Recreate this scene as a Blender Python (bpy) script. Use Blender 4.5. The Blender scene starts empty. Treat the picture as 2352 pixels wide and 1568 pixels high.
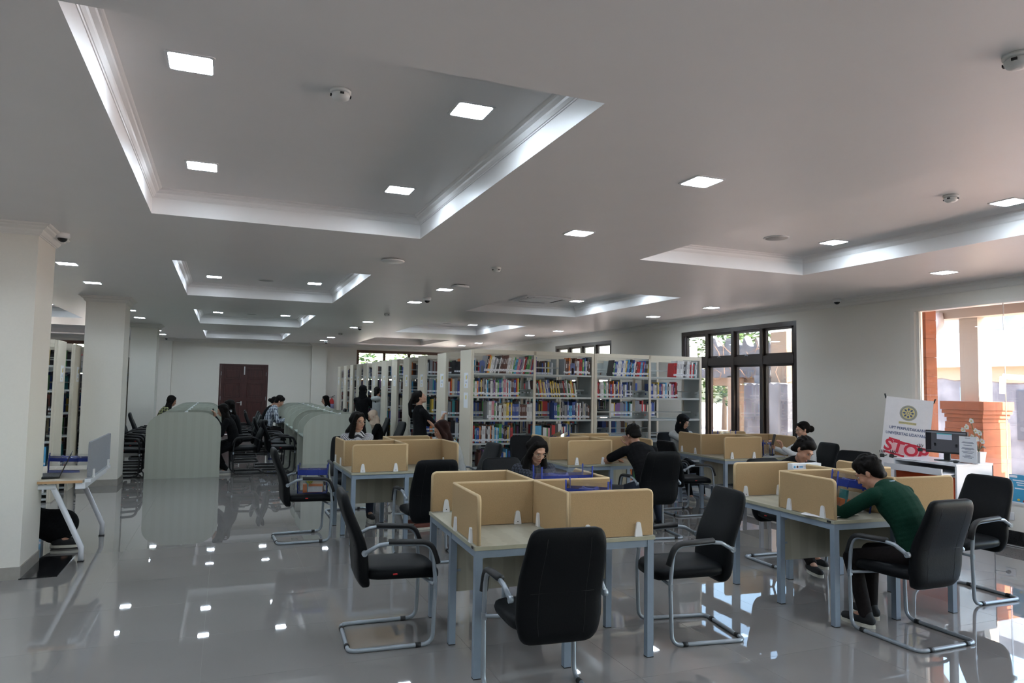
import bpy, math, random
from mathutils import Vector, Matrix, Euler
PI = math.pi
SC = bpy.context.scene
COL = SC.collection
random.seed(7)

# ---------------------------------------------------------------- camera
cam_data = bpy.data.cameras.new('camera')
cam_data.sensor_fit = 'HORIZONTAL'
cam_data.sensor_width = 36.0
cam_data.lens = 1618.62 / 2352 * 36.0
cam_data.clip_end = 300
cam = bpy.data.objects.new('camera', cam_data)
COL.objects.link(cam)
_r = Vector((0.92649963, -0.37596256, 0.01582997))
_u = Vector((-0.03834972, -0.05249065, 0.99788478))
_f = Vector((0.37433639, 0.92514695, 0.06305063))
cam.matrix_world = Matrix(((_r.x, _u.x, -_f.x, 0), (_r.y, _u.y, -_f.y, 0), (_r.z, _u.z, -_f.z, 1.70), (0, 0, 0, 1)))
SC.camera = cam

# ---------------------------------------------------------------- world, sun, exposure
world = bpy.data.worlds.new('sky')
SC.world = world
world.use_nodes = True
wn = world.node_tree
wn.nodes.clear()
w_out = wn.nodes.new('ShaderNodeOutputWorld')
w_bg = wn.nodes.new('ShaderNodeBackground')
w_sky = wn.nodes.new('ShaderNodeTexSky')
w_sky.sky_type = 'NISHITA'
w_sky.sun_disc = False
w_sky.sun_elevation = math.radians(44)
w_sky.sun_rotation = math.radians(170)
w_sky.air_density = 1.2
w_sky.dust_density = 2.0
w_bg.inputs["Strength"].default_value = 2.1
wn.links.new(w_sky.outputs[0], w_bg.inputs[0])
wn.links.new(w_bg.outputs[0], w_out.inputs[0])
sun_d = bpy.data.lights.new('sun', 'SUN')
sun_d.energy = 54.0
sun_d.angle = math.radians(0.6)
sun_d.color = (1.0, 0.95, 0.88)
sun = bpy.data.objects.new('sun', sun_d)
COL.objects.link(sun)
sun.rotation_euler = Vector((-0.12, 0.70, -0.68)).to_track_quat('-Z', 'Y').to_euler()
SC.view_settings.view_transform = 'Standard'
SC.view_settings.look = 'None'
SC.view_settings.gamma = 1.0
SC.view_settings.use_curve_mapping = False
SC.view_settings.exposure = 0.09
SC.cycles.max_bounces = 8
SC.cycles.diffuse_bounces = 4
SC.cycles.glossy_bounces = 4
SC.cycles.transmission_bounces = 6
SC.cycles.transparent_max_bounces = 14
SC.cycles.sample_clamp_indirect = 6.0
SC.cycles.caustics_reflective = False
SC.cycles.caustics_refractive = False
LAMP = 86.0      # radiance of a ceiling lamp's diffuser

# ---------------------------------------------------------------- materials
MATS = {}
def mat(name, col, rough=0.6, metal=0.0, spec=0.5, var=0.0, scale=20.0, bump=0.0, coat=0.0, kind=None, col2=None, stretch=(1, 1, 1), emit=0.0, alpha=1.0):
    if name in MATS: return MATS[name]
    m = bpy.data.materials.new(name)
    m.use_nodes = True
    nt = m.node_tree
    b = nt.nodes['Principled BSDF']
    b.inputs['Base Color'].default_value = (*col, 1)
    b.inputs['Roughness'].default_value = rough
    b.inputs['Metallic'].default_value = metal
    b.inputs['Specular IOR Level'].default_value = spec
    b.inputs['Coat Weight'].default_value = coat
    if alpha < 1: b.inputs['Alpha'].default_value = alpha
    if emit:
        b.inputs['Emission Color'].default_value = (*col, 1)
        b.inputs['Emission Strength'].default_value = emit
    if var or bump or col2:
        tc = nt.nodes.new('ShaderNodeTexCoord')
        mp = nt.nodes.new('ShaderNodeMapping')
        mp.inputs['Scale'].default_value = stretch
        nt.links.new(tc.outputs['Object'], mp.inputs[0])
        if kind == 'checker':
            tx = nt.nodes.new('ShaderNodeTexChecker'); tx.inputs['Scale'].default_value = scale; fo = tx.outputs['Fac']
        elif kind == 'wave':
            tx = nt.nodes.new('ShaderNodeTexWave'); tx.inputs['Scale'].default_value = scale; tx.inputs['Distortion'].default_value = 1.5; tx.inputs['Detail'].default_value = 3; fo = tx.outputs['Fac']
        elif kind == 'stripe':
            tx = nt.nodes.new('ShaderNodeTexWave'); tx.inputs['Scale'].default_value = scale; tx.inputs['Distortion'].default_value = 0.0; fo = tx.outputs['Fac']
        else:
            tx = nt.nodes.new('ShaderNodeTexNoise'); tx.inputs['Scale'].default_value = scale; tx.inputs['Detail'].default_value = 4; fo = tx.outputs['Fac']
        nt.links.new(mp.outputs[0], tx.inputs['Vector'])
        if var or col2:
            rp = nt.nodes.new('ShaderNodeValToRGB')
            c2 = col2 if col2 else tuple(max(0, c * (1 - var)) for c in col)
            c1 = col if col2 else tuple(min(1, c * (1 + var)) for c in col)
            if kind in ('checker', 'stripe', 'wave') or col2:
                rp.color_ramp.elements[0].position = 0.42; rp.color_ramp.elements[1].position = 0.58
            else:
                rp.color_ramp.elements[0].position = 0.3; rp.color_ramp.elements[1].position = 0.7
            rp.color_ramp.elements[0].color = (*c2, 1); rp.color_ramp.elements[1].color = (*c1, 1)
            nt.links.new(fo, rp.inputs[0]); nt.links.new(rp.outputs[0], b.inputs['Base Color'])
        if bump:
            bp = nt.nodes.new('ShaderNodeBump'); bp.inputs['Strength'].default_value = bump; bp.inputs['Distance'].default_value = 0.002
            nt.links.new(fo, bp.inputs['Height']); nt.links.new(bp.outputs[0], b.inputs['Normal'])
    MATS[name] = m
    return m
def plaid(name, base, line, scale):
    m = bpy.data.materials.new(name); m.use_nodes = True; nt = m.node_tree; b = nt.nodes['Principled BSDF']
    tc = nt.nodes.new('ShaderNodeTexCoord'); prev = None
    for ax in ('X', 'Y', 'Z'):
        wv = nt.nodes.new('ShaderNodeTexWave'); wv.bands_direction = ax; wv.inputs['Scale'].default_value = scale
        nt.links.new(tc.outputs['Object'], wv.inputs['Vector'])
        if prev is None: prev = wv.outputs['Fac']
        else:
            a = nt.nodes.new('ShaderNodeMath'); a.operation = 'ADD'; nt.links.new(prev, a.inputs[0]); nt.links.new(wv.outputs['Fac'], a.inputs[1]); prev = a.outputs[0]
    rp = nt.nodes.new('ShaderNodeValToRGB'); dv = nt.nodes.new('ShaderNodeMath'); dv.operation = 'DIVIDE'; dv.inputs[1].default_value = 3
    nt.links.new(prev, dv.inputs[0]); nt.links.new(dv.outputs[0], rp.inputs[0])
    rp.color_ramp.elements[0].position = 0.35; rp.color_ramp.elements[1].position = 0.72
    rp.color_ramp.elements[0].color = (*base, 1); rp.color_ramp.elements[1].color = (*line, 1)
    nt.links.new(rp.outputs[0], b.inputs['Base Color']); b.inputs['Roughness'].default_value = 0.85
    MATS[name] = m; return m
def glassy(name, tint, refl=1.0, veil=0.0, rough=0.02):
    m = bpy.data.materials.new(name); m.use_nodes = True; nt = m.node_tree; nt.nodes.clear()
    o = nt.nodes.new('ShaderNodeOutputMaterial'); t = nt.nodes.new('ShaderNodeBsdfTransparent'); g = nt.nodes.new('ShaderNodeBsdfGlossy')
    t.inputs[0].default_value = (*tint, 1); g.inputs['Roughness'].default_value = rough
    fr = nt.nodes.new('ShaderNodeFresnel'); fr.inputs[0].default_value = 1.5
    mu = nt.nodes.new('ShaderNodeMath'); mu.operation = 'MULTIPLY_ADD'; mu.inputs[1].default_value = refl; mu.inputs[2].default_value = veil
    mx = nt.nodes.new('ShaderNodeMixShader')
    nt.links.new(fr.outputs[0], mu.inputs[0]); nt.links.new(mu.outputs[0], mx.inputs[0]); nt.links.new(t.outputs[0], mx.inputs[1]); nt.links.new(g.outputs[0], mx.inputs[2]); nt.links.new(mx.outputs[0], o.inputs[0])
    MATS[name] = m; return m

M_WALL = mat('cream_wall_paint', (0.74, 0.71, 0.645), 0.75, var=0.012, scale=60, bump=0.05)
M_CEIL = mat('white_ceiling_paint', (0.82, 0.80, 0.79), 0.38, spec=0.45, var=0.01, scale=3)
M_CREAM = mat('warm_white_moulding', (0.74, 0.72, 0.68), 0.5)
M_TILE = mat('polished_greige_tile', (0.225, 0.213, 0.203), 0.018, spec=0.55, var=0.03, scale=1.3, coat=0.25)
MATS['polished_greige_tile'].node_tree.nodes['Principled BSDF'].inputs['Coat Roughness'].default_value = 0.008
M_GROUT = mat('dark_grout', (0.19, 0.18, 0.17), 0.8, var=0.1)
M_SKIRT = mat('grey_skirting_tile', (0.33, 0.31, 0.28), 0.25, var=0.05)
M_BLACKSTONE = mat('black_granite', (0.012, 0.012, 0.013), 0.12, var=0.4, scale=90)
M_DARKWOOD = mat('dark_reddish_brown_wood', (0.05, 0.013, 0.011), 0.35, var=0.3, scale=6, stretch=(6, 6, 0.6))
M_FRAME = mat('dark_brown_aluminium', (0.022, 0.014, 0.011), 0.35, var=0.1)
M_BROWNFRAME = mat('brown_timber', (0.10, 0.045, 0.026), 0.5, var=0.2, scale=8)
M_WHITEPVC = mat('white_plastic', (0.78, 0.78, 0.78), 0.35, var=0.01)
M_SHELF = mat('beige_steel', (0.62, 0.57, 0.47), 0.42, var=0.015, scale=4)
M_SHELFG = mat('pale_grey_steel', (0.42, 0.45, 0.44), 0.4, var=0.02, scale=4)
M_BLACK = mat('black_leatherette', (0.0035, 0.004, 0.005), 0.5, spec=0.14, var=0.25, scale=120, bump=0.25)
M_STEEL = mat('grey_painted_tube', (0.30, 0.34, 0.38), 0.3, metal=0.35, spec=0.6)
M_TABLEG = mat('blue_grey_powder_coat', (0.22, 0.275, 0.34), 0.4, var=0.03)
M_RUBBER = mat('black_rubber', (0.012, 0.012, 0.013), 0.55)
M_TOP = mat('pale_ash_laminate', (0.40, 0.385, 0.31), 0.35, kind='wave', col2=(0.35, 0.335, 0.265), scale=1.2, stretch=(1.5, 14, 1.5), var=0.1)
M_EDGE = mat('laminate_edge_band', (0.36, 0.35, 0.26), 0.45, var=0.04)
M_FELT = mat('tan_fabric_board', (0.42, 0.29, 0.155), 0.9, spec=0.2, var=0.06, scale=180, bump=0.4)
M_FELTEDGE = mat('tan_edge_piping', (0.58, 0.43, 0.25), 0.8)
M_WHITE = mat('white_gloss_laminate', (0.74, 0.76, 0.80), 0.25)
M_ORANGE = mat('orange_laminate', (0.62, 0.09, 0.025), 0.3)
M_CARREL = mat('pale_green_grey_laminate', (0.40, 0.42, 0.36), 0.4, kind='wave', col2=(0.385, 0.40, 0.34), scale=1.0, stretch=(2.2, 2.2, 0.06), var=0.1)
M_CARRELIN = mat('green_tinted_laminate', (0.36, 0.42, 0.37), 0.4, var=0.03)
M_BLUE = mat('royal_blue_webbing', (0.006, 0.026, 0.23), 0.6, var=0.15, scale=200)
M_VINYL = glassy('clear_vinyl', (0.93, 0.94, 0.95), 1.3, 0.07, 0.12)
M_GLASS = glassy('window_glass', (0.95, 0.97, 0.97), 0.8, 0.0, 0.0)
M_PAPER = mat('white_paper', (0.76, 0.78, 0.82), 0.6)
M_RED = mat('red_tag_cloth', (0.5, 0.02, 0.02), 0.6)
M_SCREEN = mat('dark_lcd', (0.03, 0.032, 0.04), 0.15)
M_LAMP = mat('led_diffuser', (0.75, 0.88, 1.0), 0.5, emit=LAMP)
M_GREY = mat('mid_grey_fabric', (0.23, 0.24, 0.27), 0.8, var=0.08, scale=150)
M_PLASTER = mat('grey_plaster', (0.21, 0.205, 0.215), 0.9, col2=(0.13, 0.125, 0.135), scale=1.6, var=0.1)
M_OUTWALL = mat('peach_render', (0.34, 0.235, 0.16), 0.9, var=0.05, scale=2)
M_OUTWHITE = mat('white_render', (0.70, 0.68, 0.65), 0.9, var=0.03, scale=2)
M_BRICK = mat('orange_sandstone', (0.23, 0.068, 0.026), 0.8, var=0.12, scale=5, stretch=(1, 1, 3))
M_GROUND = mat('pale_concrete_paving', (0.50, 0.39, 0.34), 0.9, var=0.08, scale=1.5)
M_LEAF = mat('green_leaf', (0.03, 0.085, 0.015), 0.6, col2=(0.09, 0.14, 0.025), scale=3, var=0.2)
M_BARK = mat('tree_bark', (0.12, 0.08, 0.05), 0.9, var=0.2)
M_SOFFIT = mat('pinkish_soffit', (0.30, 0.20, 0.19), 0.8, var=0.03)

# ---------------------------------------------------------------- mesh helpers
class MB:
    def __init__(s):
        s.v = []; s.f = []; s.m = []; s.sm = []
    def add(s, vs, fs, mi=0, smooth=False):
        o = len(s.v); s.v += [tuple(p) for p in vs]
        for f in fs:
            s.f.append([i + o for i in f]); s.m.append(mi); s.sm.append(smooth)
        return s
    def box(s, x0, x1, y0, y1, z0, z1, mi=0, M=None):
        vs = [Vector(p) for p in ((x0, y0, z0), (x1, y0, z0), (x1, y1, z0), (x0, y1, z0), (x0, y0, z1), (x1, y0, z1), (x1, y1, z1), (x0, y1, z1))]
        if M: vs = [M @ p for p in vs]
        return s.add(vs, [(0, 3, 2, 1), (4, 5, 6, 7), (0, 1, 5, 4), (1, 2, 6, 5), (2, 3, 7, 6), (3, 0, 4, 7)], mi)
    def cbox(s, c, d, M=None, mi=0):
        return s.box(c[0] - d[0] / 2, c[0] + d[0] / 2, c[1] - d[1] / 2, c[1] + d[1] / 2, c[2] - d[2] / 2, c[2] + d[2] / 2, mi, M)
    def prism(s, pts, a, b, axis='z', mi=0, smooth=False, M=None):
        """closed outline pts (u,v) extruded from a to b along axis"""
        n = len(pts)
        def P(u, v, w): 
            q = {'z': (u, v, w), 'y': (u, w, v), 'x': (w, u, v)}[axis]
            return M @ Vector(q) if M else q
        vs = [P(u, v, a) for u, v in pts] + [P(u, v, b) for u, v in pts]
        s.add(vs, [list(range(n))[::-1], [n + i for i in range(n)]], mi)
        o = len(s.v) - 2 * n
        for i in range(n):
            j = (i + 1) % n
            s.f.append([o + i, o + j, o + n + j, o + n + i]); s.m.append(mi); s.sm.append(smooth)
        return s
    def tube(s, pts, r, seg=8, closed=False, mi=0, flat=None, cap=True):
        pts = [Vector(p) for p in pts]; n = len(pts)
        rs = r if isinstance(r, (list, tuple)) else [r] * n
        T = []
        for i in range(n):
            a = pts[(i - 1) % n] if (closed or i) else pts[0]; b = pts[(i + 1) % n] if (closed or i < n - 1) else pts[-1]
            d = (b - a); T.append(d.normalized() if d.length > 1e-9 else Vector((0, 0, 1)))
        up = Vector((0, 0, 1)) if abs(T[0].z) < 0.9 else Vector((1, 0, 0))
        N = (up - T[0] * up.dot(T[0])).normalized(); vs = []
        for i in range(n):
            if i:
                N = N - T[i] * N.dot(T[i]); N = N.normalized() if N.length > 1e-6 else Vector((0, 0, 1))
            B = T[i].cross(N)
            for k in range(seg):
                a = 2 * PI * (k + 0.5) / seg; fx, fy = (flat if flat else (1, 1))
                vs.append(pts[i] + (N * math.cos(a) * fx + B * math.sin(a) * fy) * rs[i])
        fs = []
        for i in range(n if closed else n - 1):
            j = (i + 1) % n
            for k in range(seg):
                l = (k + 1) % seg; fs.append((i * seg + k, i * seg + l, j * seg + l, j * seg + k))
        if not closed and cap:
            fs.append(list(range(seg))[::-1]); fs.append([(n - 1) * seg + k for k in range(seg)])
        return s.add(vs, fs, mi, True)
    def lathe(s, prof, c=(0, 0, 0), seg=16, mi=0, smooth=True, M=None):
        n = len(prof); vs = []
        for r, z in prof:
            for k in range(seg):
                a = 2 * PI * k / seg; p = Vector((c[0] + r * math.cos(a), c[1] + r * math.sin(a), c[2] + z)); vs.append(M @ p if M else p)
        fs = [(i * seg + k, i * seg + (k + 1) % seg, (i + 1) * seg + (k + 1) % seg, (i + 1) * seg + k) for i in range(n - 1) for k in range(seg)]
        s.add(vs, fs, mi, smooth)
        o = len(s.v) - n * seg
        s.f.append([o + k for k in range(seg)][::-1]); s.m.append(mi); s.sm.append(False)
        s.f.append([o + (n - 1) * seg + k for k in range(seg)]); s.m.append(mi); s.sm.append(False)
        return s
    def ell(s, c, r, seg=12, rings=8, M=None, mi=0):
        vs = []; fs = []; c = Vector(c)
        for i in range(rings + 1):
            t = PI * i / rings
            for k in range(seg):
                a = 2 * PI * k / seg
                p = Vector((r[0] * math.sin(t) * math.cos(a), r[1] * math.sin(t) * math.sin(a), r[2] * math.cos(t)))
                if i in (0, rings): p += Vector((1e-5 * math.cos(a), 1e-5 * math.sin(a), 0))
                vs.append(c + (M @ p if M else p))
        for i in range(rings):
            for k in range(seg):
                l = (k + 1) % seg; fs.append((i * seg + k, (i + 1) * seg + k, (i + 1) * seg + l, i * seg + l))
        fs.append(list(range(seg))); fs.append([rings * seg + k for k in range(seg)][::-1])
        return s.add(vs, fs, mi, True)
    def cap(s, p0, r0, p1, r1, seg=12):
        """tapered capsule"""
        p0 = Vector(p0); p1 = Vector(p1); d = p1 - p0; L = d.length
        if L < 1e-6: return s.ell(p0, (r0, r0, r0))
        q = d.to_track_quat('Z', 'Y').to_matrix(); prof = []
        for i in range(5): a = PI / 2 * i / 4; prof.append((max(1e-4, r0 * math.sin(a)), -r0 * math.cos(a)))
        for i in range(5): a = PI / 2 * i / 4; prof.append((max(1e-4, r1 * math.cos(a)), L + r1 * math.sin(a)))
        M = Matrix.Translation(p0) @ q.to_4x4()
        return s.lathe(prof, seg=seg, M=M)
    def mesh(s, name, mats):
        me = bpy.data.meshes.new(name); me.from_pydata(s.v, [], s.f)
        for m in (mats if isinstance(mats, (list, tuple)) else [mats]): me.materials.append(m)
        me.polygons.foreach_set('material_index', s.m); me.polygons.foreach_set('use_smooth', s.sm)
        me.update(); return me
    def build(s, name, mats, parent=None, loc=None, rot=None, bevel=0.0, seg=2):
        me = s.mesh(name, mats); o = bpy.data.objects.new(name, me); COL.objects.link(o)
        if bevel:
            me.polygons.foreach_set('use_smooth', [True] * len(me.polygons))
            b = o.modifiers.new('bevel', 'BEVEL'); b.width = bevel; b.segments = seg; b.limit_method = 'ANGLE'; b.angle_limit = math.radians(40)
            b.harden_normals = True
        if parent: o.parent = parent
        if loc is not None: o.location = loc
        if rot is not None: o.rotation_euler = rot
        return o
def tag(o, label=None, cat=None, group=None, kind=None):
    if label: o['label'] = label
    if cat: o['category'] = cat
    if group: o['group'] = group
    if kind: o['kind'] = kind
    return o
def empty(name, loc=(0, 0, 0), rz=0.0, label=None, cat=None, group=None):
    o = bpy.data.objects.new(name, None); o.empty_display_size = 0.1; COL.objects.link(o)
    o.location = loc; o.rotation_euler = (0, 0, rz)
    return tag(o, label, cat, group)
KIDS = {}
def copy_tree(o, loc=None, rz=None, label=None, group=None, parent=None):
    c = o.copy(); COL.objects.link(c)
    if parent is not None: c.parent = parent
    if loc is not None: c.location = loc
    if rz is not None: c.rotation_euler = (0, 0, rz)
    if label: c['label'] = label
    if group: c['group'] = group
    for ch in o.children:
        copy_tree(ch, parent=c)
    return c
def struct(mb, name, mats, parent=None, **k):
    o = mb.build(name, mats, parent, **k)
    if parent is None: o['kind'] = 'structure'
    return o
def sroot(name, loc=(0, 0, 0), rz=0):
    o = empty(name, loc, rz); o['kind'] = 'structure'; return o
def fillet(pts, rad, n=5):
    """round the corners of a polyline; rad: one radius or one per inner point"""
    P = [Vector(p) for p in pts]; out = [P[0]]
    for i in range(1, len(P) - 1):
        r = rad[i - 1] if isinstance(rad, (list, tuple)) else rad
        a = (P[i - 1] - P[i]); b = (P[i + 1] - P[i]); la, lb = a.length, b.length; a.normalize(); b.normalize()
        ang = a.angle(b)
        if ang > PI - 0.03 or r <= 0: out.append(P[i]); continue
        t = min(r / math.tan(ang / 2), la * 0.49, lb * 0.49); p0 = P[i] + a * t; p1 = P[i] + b * t
        for k in range(n + 1):
            s = k / n; out.append(p0 * (1 - s) ** 2 + P[i] * 2 * s * (1 - s) + p1 * s * s)
    out.append(P[-1]); return out
def rrect(w, h, r, n=4, cx=0, cy=0):
    pts = []
    for sx, sy, a0 in ((1, 1, 0), (-1, 1, 90), (-1, -1, 180), (1, -1, 270)):
        for k in range(n + 1):
            a = math.radians(a0 + 90 * k / n); pts.append((cx + sx * (w / 2 - r) + r * math.cos(a), cy + sy * (h / 2 - r) + r * math.sin(a)))
    return pts
def cushion(z0, z1, W, prof, thick, n=5.0, nu=10, nv=14, horizontal=False):
    """closed upholstered pad: outline superellipse in (y,z); prof(t) offset along x; W(t) half width; thick(t)"""
    vs = []; fs = []; idx = {}
    for side in (0, 1):
        for j in range(nv + 1):
            q = -math.cos(PI * j / nv); t = (q + 1) / 2; z = z0 + (z1 - z0) * t
            edge = max(0.0, 1 - abs(q) ** n) ** (1 / n)
            for i in range(nu + 1):
                u = -math.cos(PI * i / nu); y = W(t) * edge * u
                border = i in (0, nu) or j in (0, nv)
                if side and border: idx[(1, j, i)] = idx[(0, j, i)]; continue
                e = (max(0.0, 1 - abs(u) ** 6) * max(0.0, 1 - abs(q) ** 8)) ** 0.5
                x = prof(t) + (1 if side == 0 else -1) * thick(t) / 2 * (0 if border else 0.25 + 0.75 * e)
                idx[(side, j, i)] = len(vs)
                vs.append((z, y, x) if horizontal else (x, y, z))
    for side in (0, 1):
        for j in range(nv):
            for i in range(nu):
                f = [idx[(side, j, i)], idx[(side, j, i + 1)], idx[(side, j + 1, i + 1)], idx[(side, j + 1, i)]]
                f = [a for k, a in enumerate(f) if a not in f[:k]]
                if len(f) < 3: continue
                fs.append(f if (side == 0) != horizontal else f[::-1])
    return vs, fs
def text_mesh(txt, size, name, material, parent, loc, rot, extrude=0.0008, align='CENTER', bold=0.0, sx=1.0):
    cu = bpy.data.curves.new(name, 'FONT'); cu.body = txt; cu.size = size; cu.align_x = align; cu.align_y = 'CENTER'
    cu.extrude = extrude; cu.offset = bold; cu.resolution_u = 3
    t = bpy.data.objects.new(name + '_tmp', cu); COL.objects.link(t)
    dg = bpy.context.evaluated_depsgraph_get(); me = bpy.data.meshes.new_from_object(t.evaluated_get(dg))
    bpy.data.objects.remove(t); me.materials.clear(); me.materials.append(material)
    o = bpy.data.objects.new(name, me); COL.objects.link(o); o.parent = parent; o.location = loc; o.rotation_euler = rot; o.scale = (sx, 1, 1)
    return o
# ================================================================ THE ROOM
HC = 3.043; HU = 3.245
XR = 8.35; XL = -8.2; YB = 24.72; YF = -3.6
CX0, CW, DX = 0.5045, 1.11, 4.577
CY0, CH, DY = 4.578, 1.714, 5.7915
# floor: slab of grout with proud tiles
g = MB().box(XL, XR, YF, YB + 0.2, -0.2, -0.0015)
floor = struct(g, 'floor', M_GROUT)
TS = 0.8
tiles = []
x0 = -0.07 - 12 * TS; y0 = 4.45 - 11 * TS
i = 0
while x0 + i * TS < XR:
    j = 0
    while y0 + j * TS < YB:
        a, b = max(XL, x0 + i * TS), min(XR, x0 + (i + 1) * TS); c, d = max(YF, y0 + j * TS), min(YB, y0 + (j + 1) * TS)
        if b - a > 0.01 and d - c > 0.01: tiles.append((a, b, c, d))
        j += 1
    i += 1
def seen(t):
    cx, cy = (t[0] + t[1]) / 2, (t[2] + t[3]) / 2
    dep = _f.x * cx + _f.y * cy; lat = _r.x * cx + _r.y * cy
    if dep < 2.6 or abs(lat) / dep > 0.85: return 1e9
    return dep
order = sorted(tiles, key=seen)
near = [t for t in order[:300] if seen(t) < 1e9]; rest = [t for t in tiles if t not in set(near)]
gap = 0.0007
tile_me = MB().box(-TS / 2 + gap, TS / 2 - gap, -TS / 2 + gap, TS / 2 - gap, -0.0015, 0.0).mesh('tile', M_TILE)
for t in near:
    full = abs(t[1] - t[0] - TS) < 1e-4 and abs(t[3] - t[2] - TS) < 1e-4
    if full:
        o = bpy.data.objects.new('tile', tile_me); COL.objects.link(o); o.parent = floor; o.location = ((t[0] + t[1]) / 2, (t[2] + t[3]) / 2, 0)
    else:
        MB().box(t[0] + gap, t[1] - gap, t[2] + gap, t[3] - gap, -0.0015, 0).build('tile', M_TILE, floor)
g = MB()
for t in rest: g.box(t[0] + gap, t[1] - gap, t[2] + gap, t[3] - gap, -0.0015, 0)
g.build('outer_tiles', M_TILE, floor)['kind'] = 'stuff'

# ceiling with sunken coffers
coffers = [(CX0 + DX * i, CY0 + DY * j) for i in (-1, 0, 1) for j in (-1, 0, 1, 2, 3)]
g = MB()
xs = sorted({XL - 0.2, XR + 0.2} | {CX0 + DX * i + s * CW for i in (-1, 0, 1) for s in (-1, 1)})
ys = sorted({YF - 0.2, YB + 0.2} | {CY0 + DY * j + s * CH for j in (-1, 0, 1, 2, 3) for s in (-1, 1)})
def in_coffer(x, y): return any(abs(x - a) < CW and abs(y - b) < CH for a, b in coffers)
for a, b in zip(xs, xs[1:]):
    for c, d in zip(ys, ys[1:]):
        if in_coffer((a + b) / 2, (c + d) / 2): continue
        g.add([(a, c, HC), (b, c, HC), (b, d, HC), (a, d, HC)], [(0, 3, 2, 1)])
for cx, cy in coffers:
    a, b, c, d = cx - CW, cx + CW, cy - CH, cy + CH
    g.add([(a, c, HC), (b, c, HC), (b, d, HC), (a, d, HC), (a, c, HU), (b, c, HU), (b, d, HU), (a, d, HU)],
          [(0, 1, 5, 4), (1, 2, 6, 5), (2, 3, 7, 6), (3, 0, 4, 7), (4, 5, 6, 7)])
g.box(XL - 0.2, XR + 0.2, YF - 0.2, YB + 0.2, 3.5, 3.6)
g.box(XL - 0.2, XR + 0.2, YF - 0.25, YF - 0.2, 3.0, 3.6); g.box(XL - 0.2, XR + 0.2, YB + 0.2, YB + 0.25, 3.0, 3.6)
g.box(XL - 0.25, XL - 0.2, YF - 0.2, YB + 0.2, 3.0, 3.6); g.box(XR + 0.2, XR + 0.25, YF - 0.2, YB + 0.2, 3.0, 3.6)
ceiling = struct(g, 'ceiling', M_CEIL)
CROWN = [(0.0, -0.09), (0.006, -0.09), (0.010, -0.082), (0.016, -0.080), (0.030, -0.060), (0.036, -0.045), (0.060, -0.030), (0.066, -0.018), (0.078, -0.014), (0.086, -0.008), (0.09, 0.0), (0.0, 0.0)]
def crown_loop(mb, a, b, c, d, z, inward=True, k=1.0):
    """crown moulding running round a rectangle; inward: room side is inside the rectangle"""
    s = 1 if inward else -1; n = len(CROWN)
    vs = []
    for sx, sy in ((a, c), (b, c), (b, d), (a, d)):
        ix = s * (1 if sx == a else -1); iy = s * (1 if sy == c else -1)
        for o, h in CROWN: vs.append((sx + ix * o * k, sy + iy * o * k, z + h * k))
    fs = []
    for q in range(4):
        r = (q + 1) % 4
        for i in range(n - 1):
            f = (q * n + i, r * n + i, r * n + i + 1, q * n + i + 1); fs.append(f if inward else f[::-1])
    mb.add(vs, fs)
def crown_line(mb, p, q, nrm, z, k=1.0):
    n = len(CROWN); vs = []
    for P in (p, q):
        for o, h in CROWN: vs.append((P[0] + nrm[0] * o * k, P[1] + nrm[1] * o * k, z + h * k))
    mb.add(vs, [(i, n + i, n + i + 1, i + 1) for i in range(n - 1)] + [list(range(n)), [n + i for i in range(n)][::-1]])
for cx, cy in coffers:
    m = MB(); crown_loop(m, cx - CW, cx + CW, cy - CH, cy + CH, HU, True, 0.82); m.build('crown_moulding', M_CEIL, ceiling)

# walls -------------------------------------------------------
def wall_boxes(mb, axis, pos, th, lo, hi, z0, z1, holes):
    """wall slab with rectangular holes (a,b,za,zb)"""
    cuts = sorted({lo, hi} | {h[0] for h in holes} | {h[1] for h in holes})
    for a, b in zip(cuts, cuts[1:]):
        hs = sorted([(h[2], h[3]) for h in holes if h[0] <= a + 1e-6 and h[1] >= b - 1e-6]); z = z0
        for za, zb in hs + [(z1, z1)]:
            if za - z > 1e-4:
                if axis == 'x': mb.box(pos, pos + th, a, b, z, za)
                else: mb.box(a, b, pos, pos + th, z, za)
            z = zb
WIN1 = (8.63, 11.68, 0.45, 2.81); WIN2 = (14.42, 17.47, 0.45, 2.81); GLZ = (-3.3, 6.62, 0.48, 2.80)
g = MB(); wall_boxes(g, 'x', XR, 0.18, YF, YB + 0.2, -0.1, 3.5, [WIN1, WIN2, (20.2, 23.2, 0.45, 2.81), GLZ]); struct(g, 'wall_right', M_WALL)
DOOR = (-0.20, 1.295, -0.01, 2.275)
BW1 = (4.19, 7.9, 0.9, 2.87); BW2 = (-7.4, -3.3, 0.9, 2.87)
g = MB(); wall_boxes(g, 'y', YB, 0.2, XL - 0.2, XR, -0.1, 3.5, [DOOR, BW1, BW2]); struct(g, 'wall_back', M_WALL)
g = MB().box(XL - 0.2, XL, YF, YB, -0.1, 3.5); struct(g, 'wall_left', M_WALL)
g = MB().box(XL - 0.2, XR + 0.18, YF - 0.2, YF, -0.1, 3.5); struct(g, 'wall_front', M_WALL)
m = MB(); crown_line(m, (XR, YF), (XR, YB), (-1, 0), HC, 1.15); struct(m, 'trim_1', M_CREAM)
m = MB(); crown_line(m, (XL, YB), (XR, YB), (0, -1), HC, 1.15); struct(m, 'trim_2', M_CREAM)
m = MB(); crown_line(m, (XL, YF), (XL, YB), (1, 0), HC, 1.15); struct(m, 'trim_3', M_CREAM)
struct(MB().box(XR - 0.018, XR, YF, 8.9, 0, 0.155), 'baseboard_right', M_BLACKSTONE)
struct(MB().box(XR - 0.015, XR, 8.9, YB, 0, 0.13), 'baseboard_right_far', M_BLACKSTONE)
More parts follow.
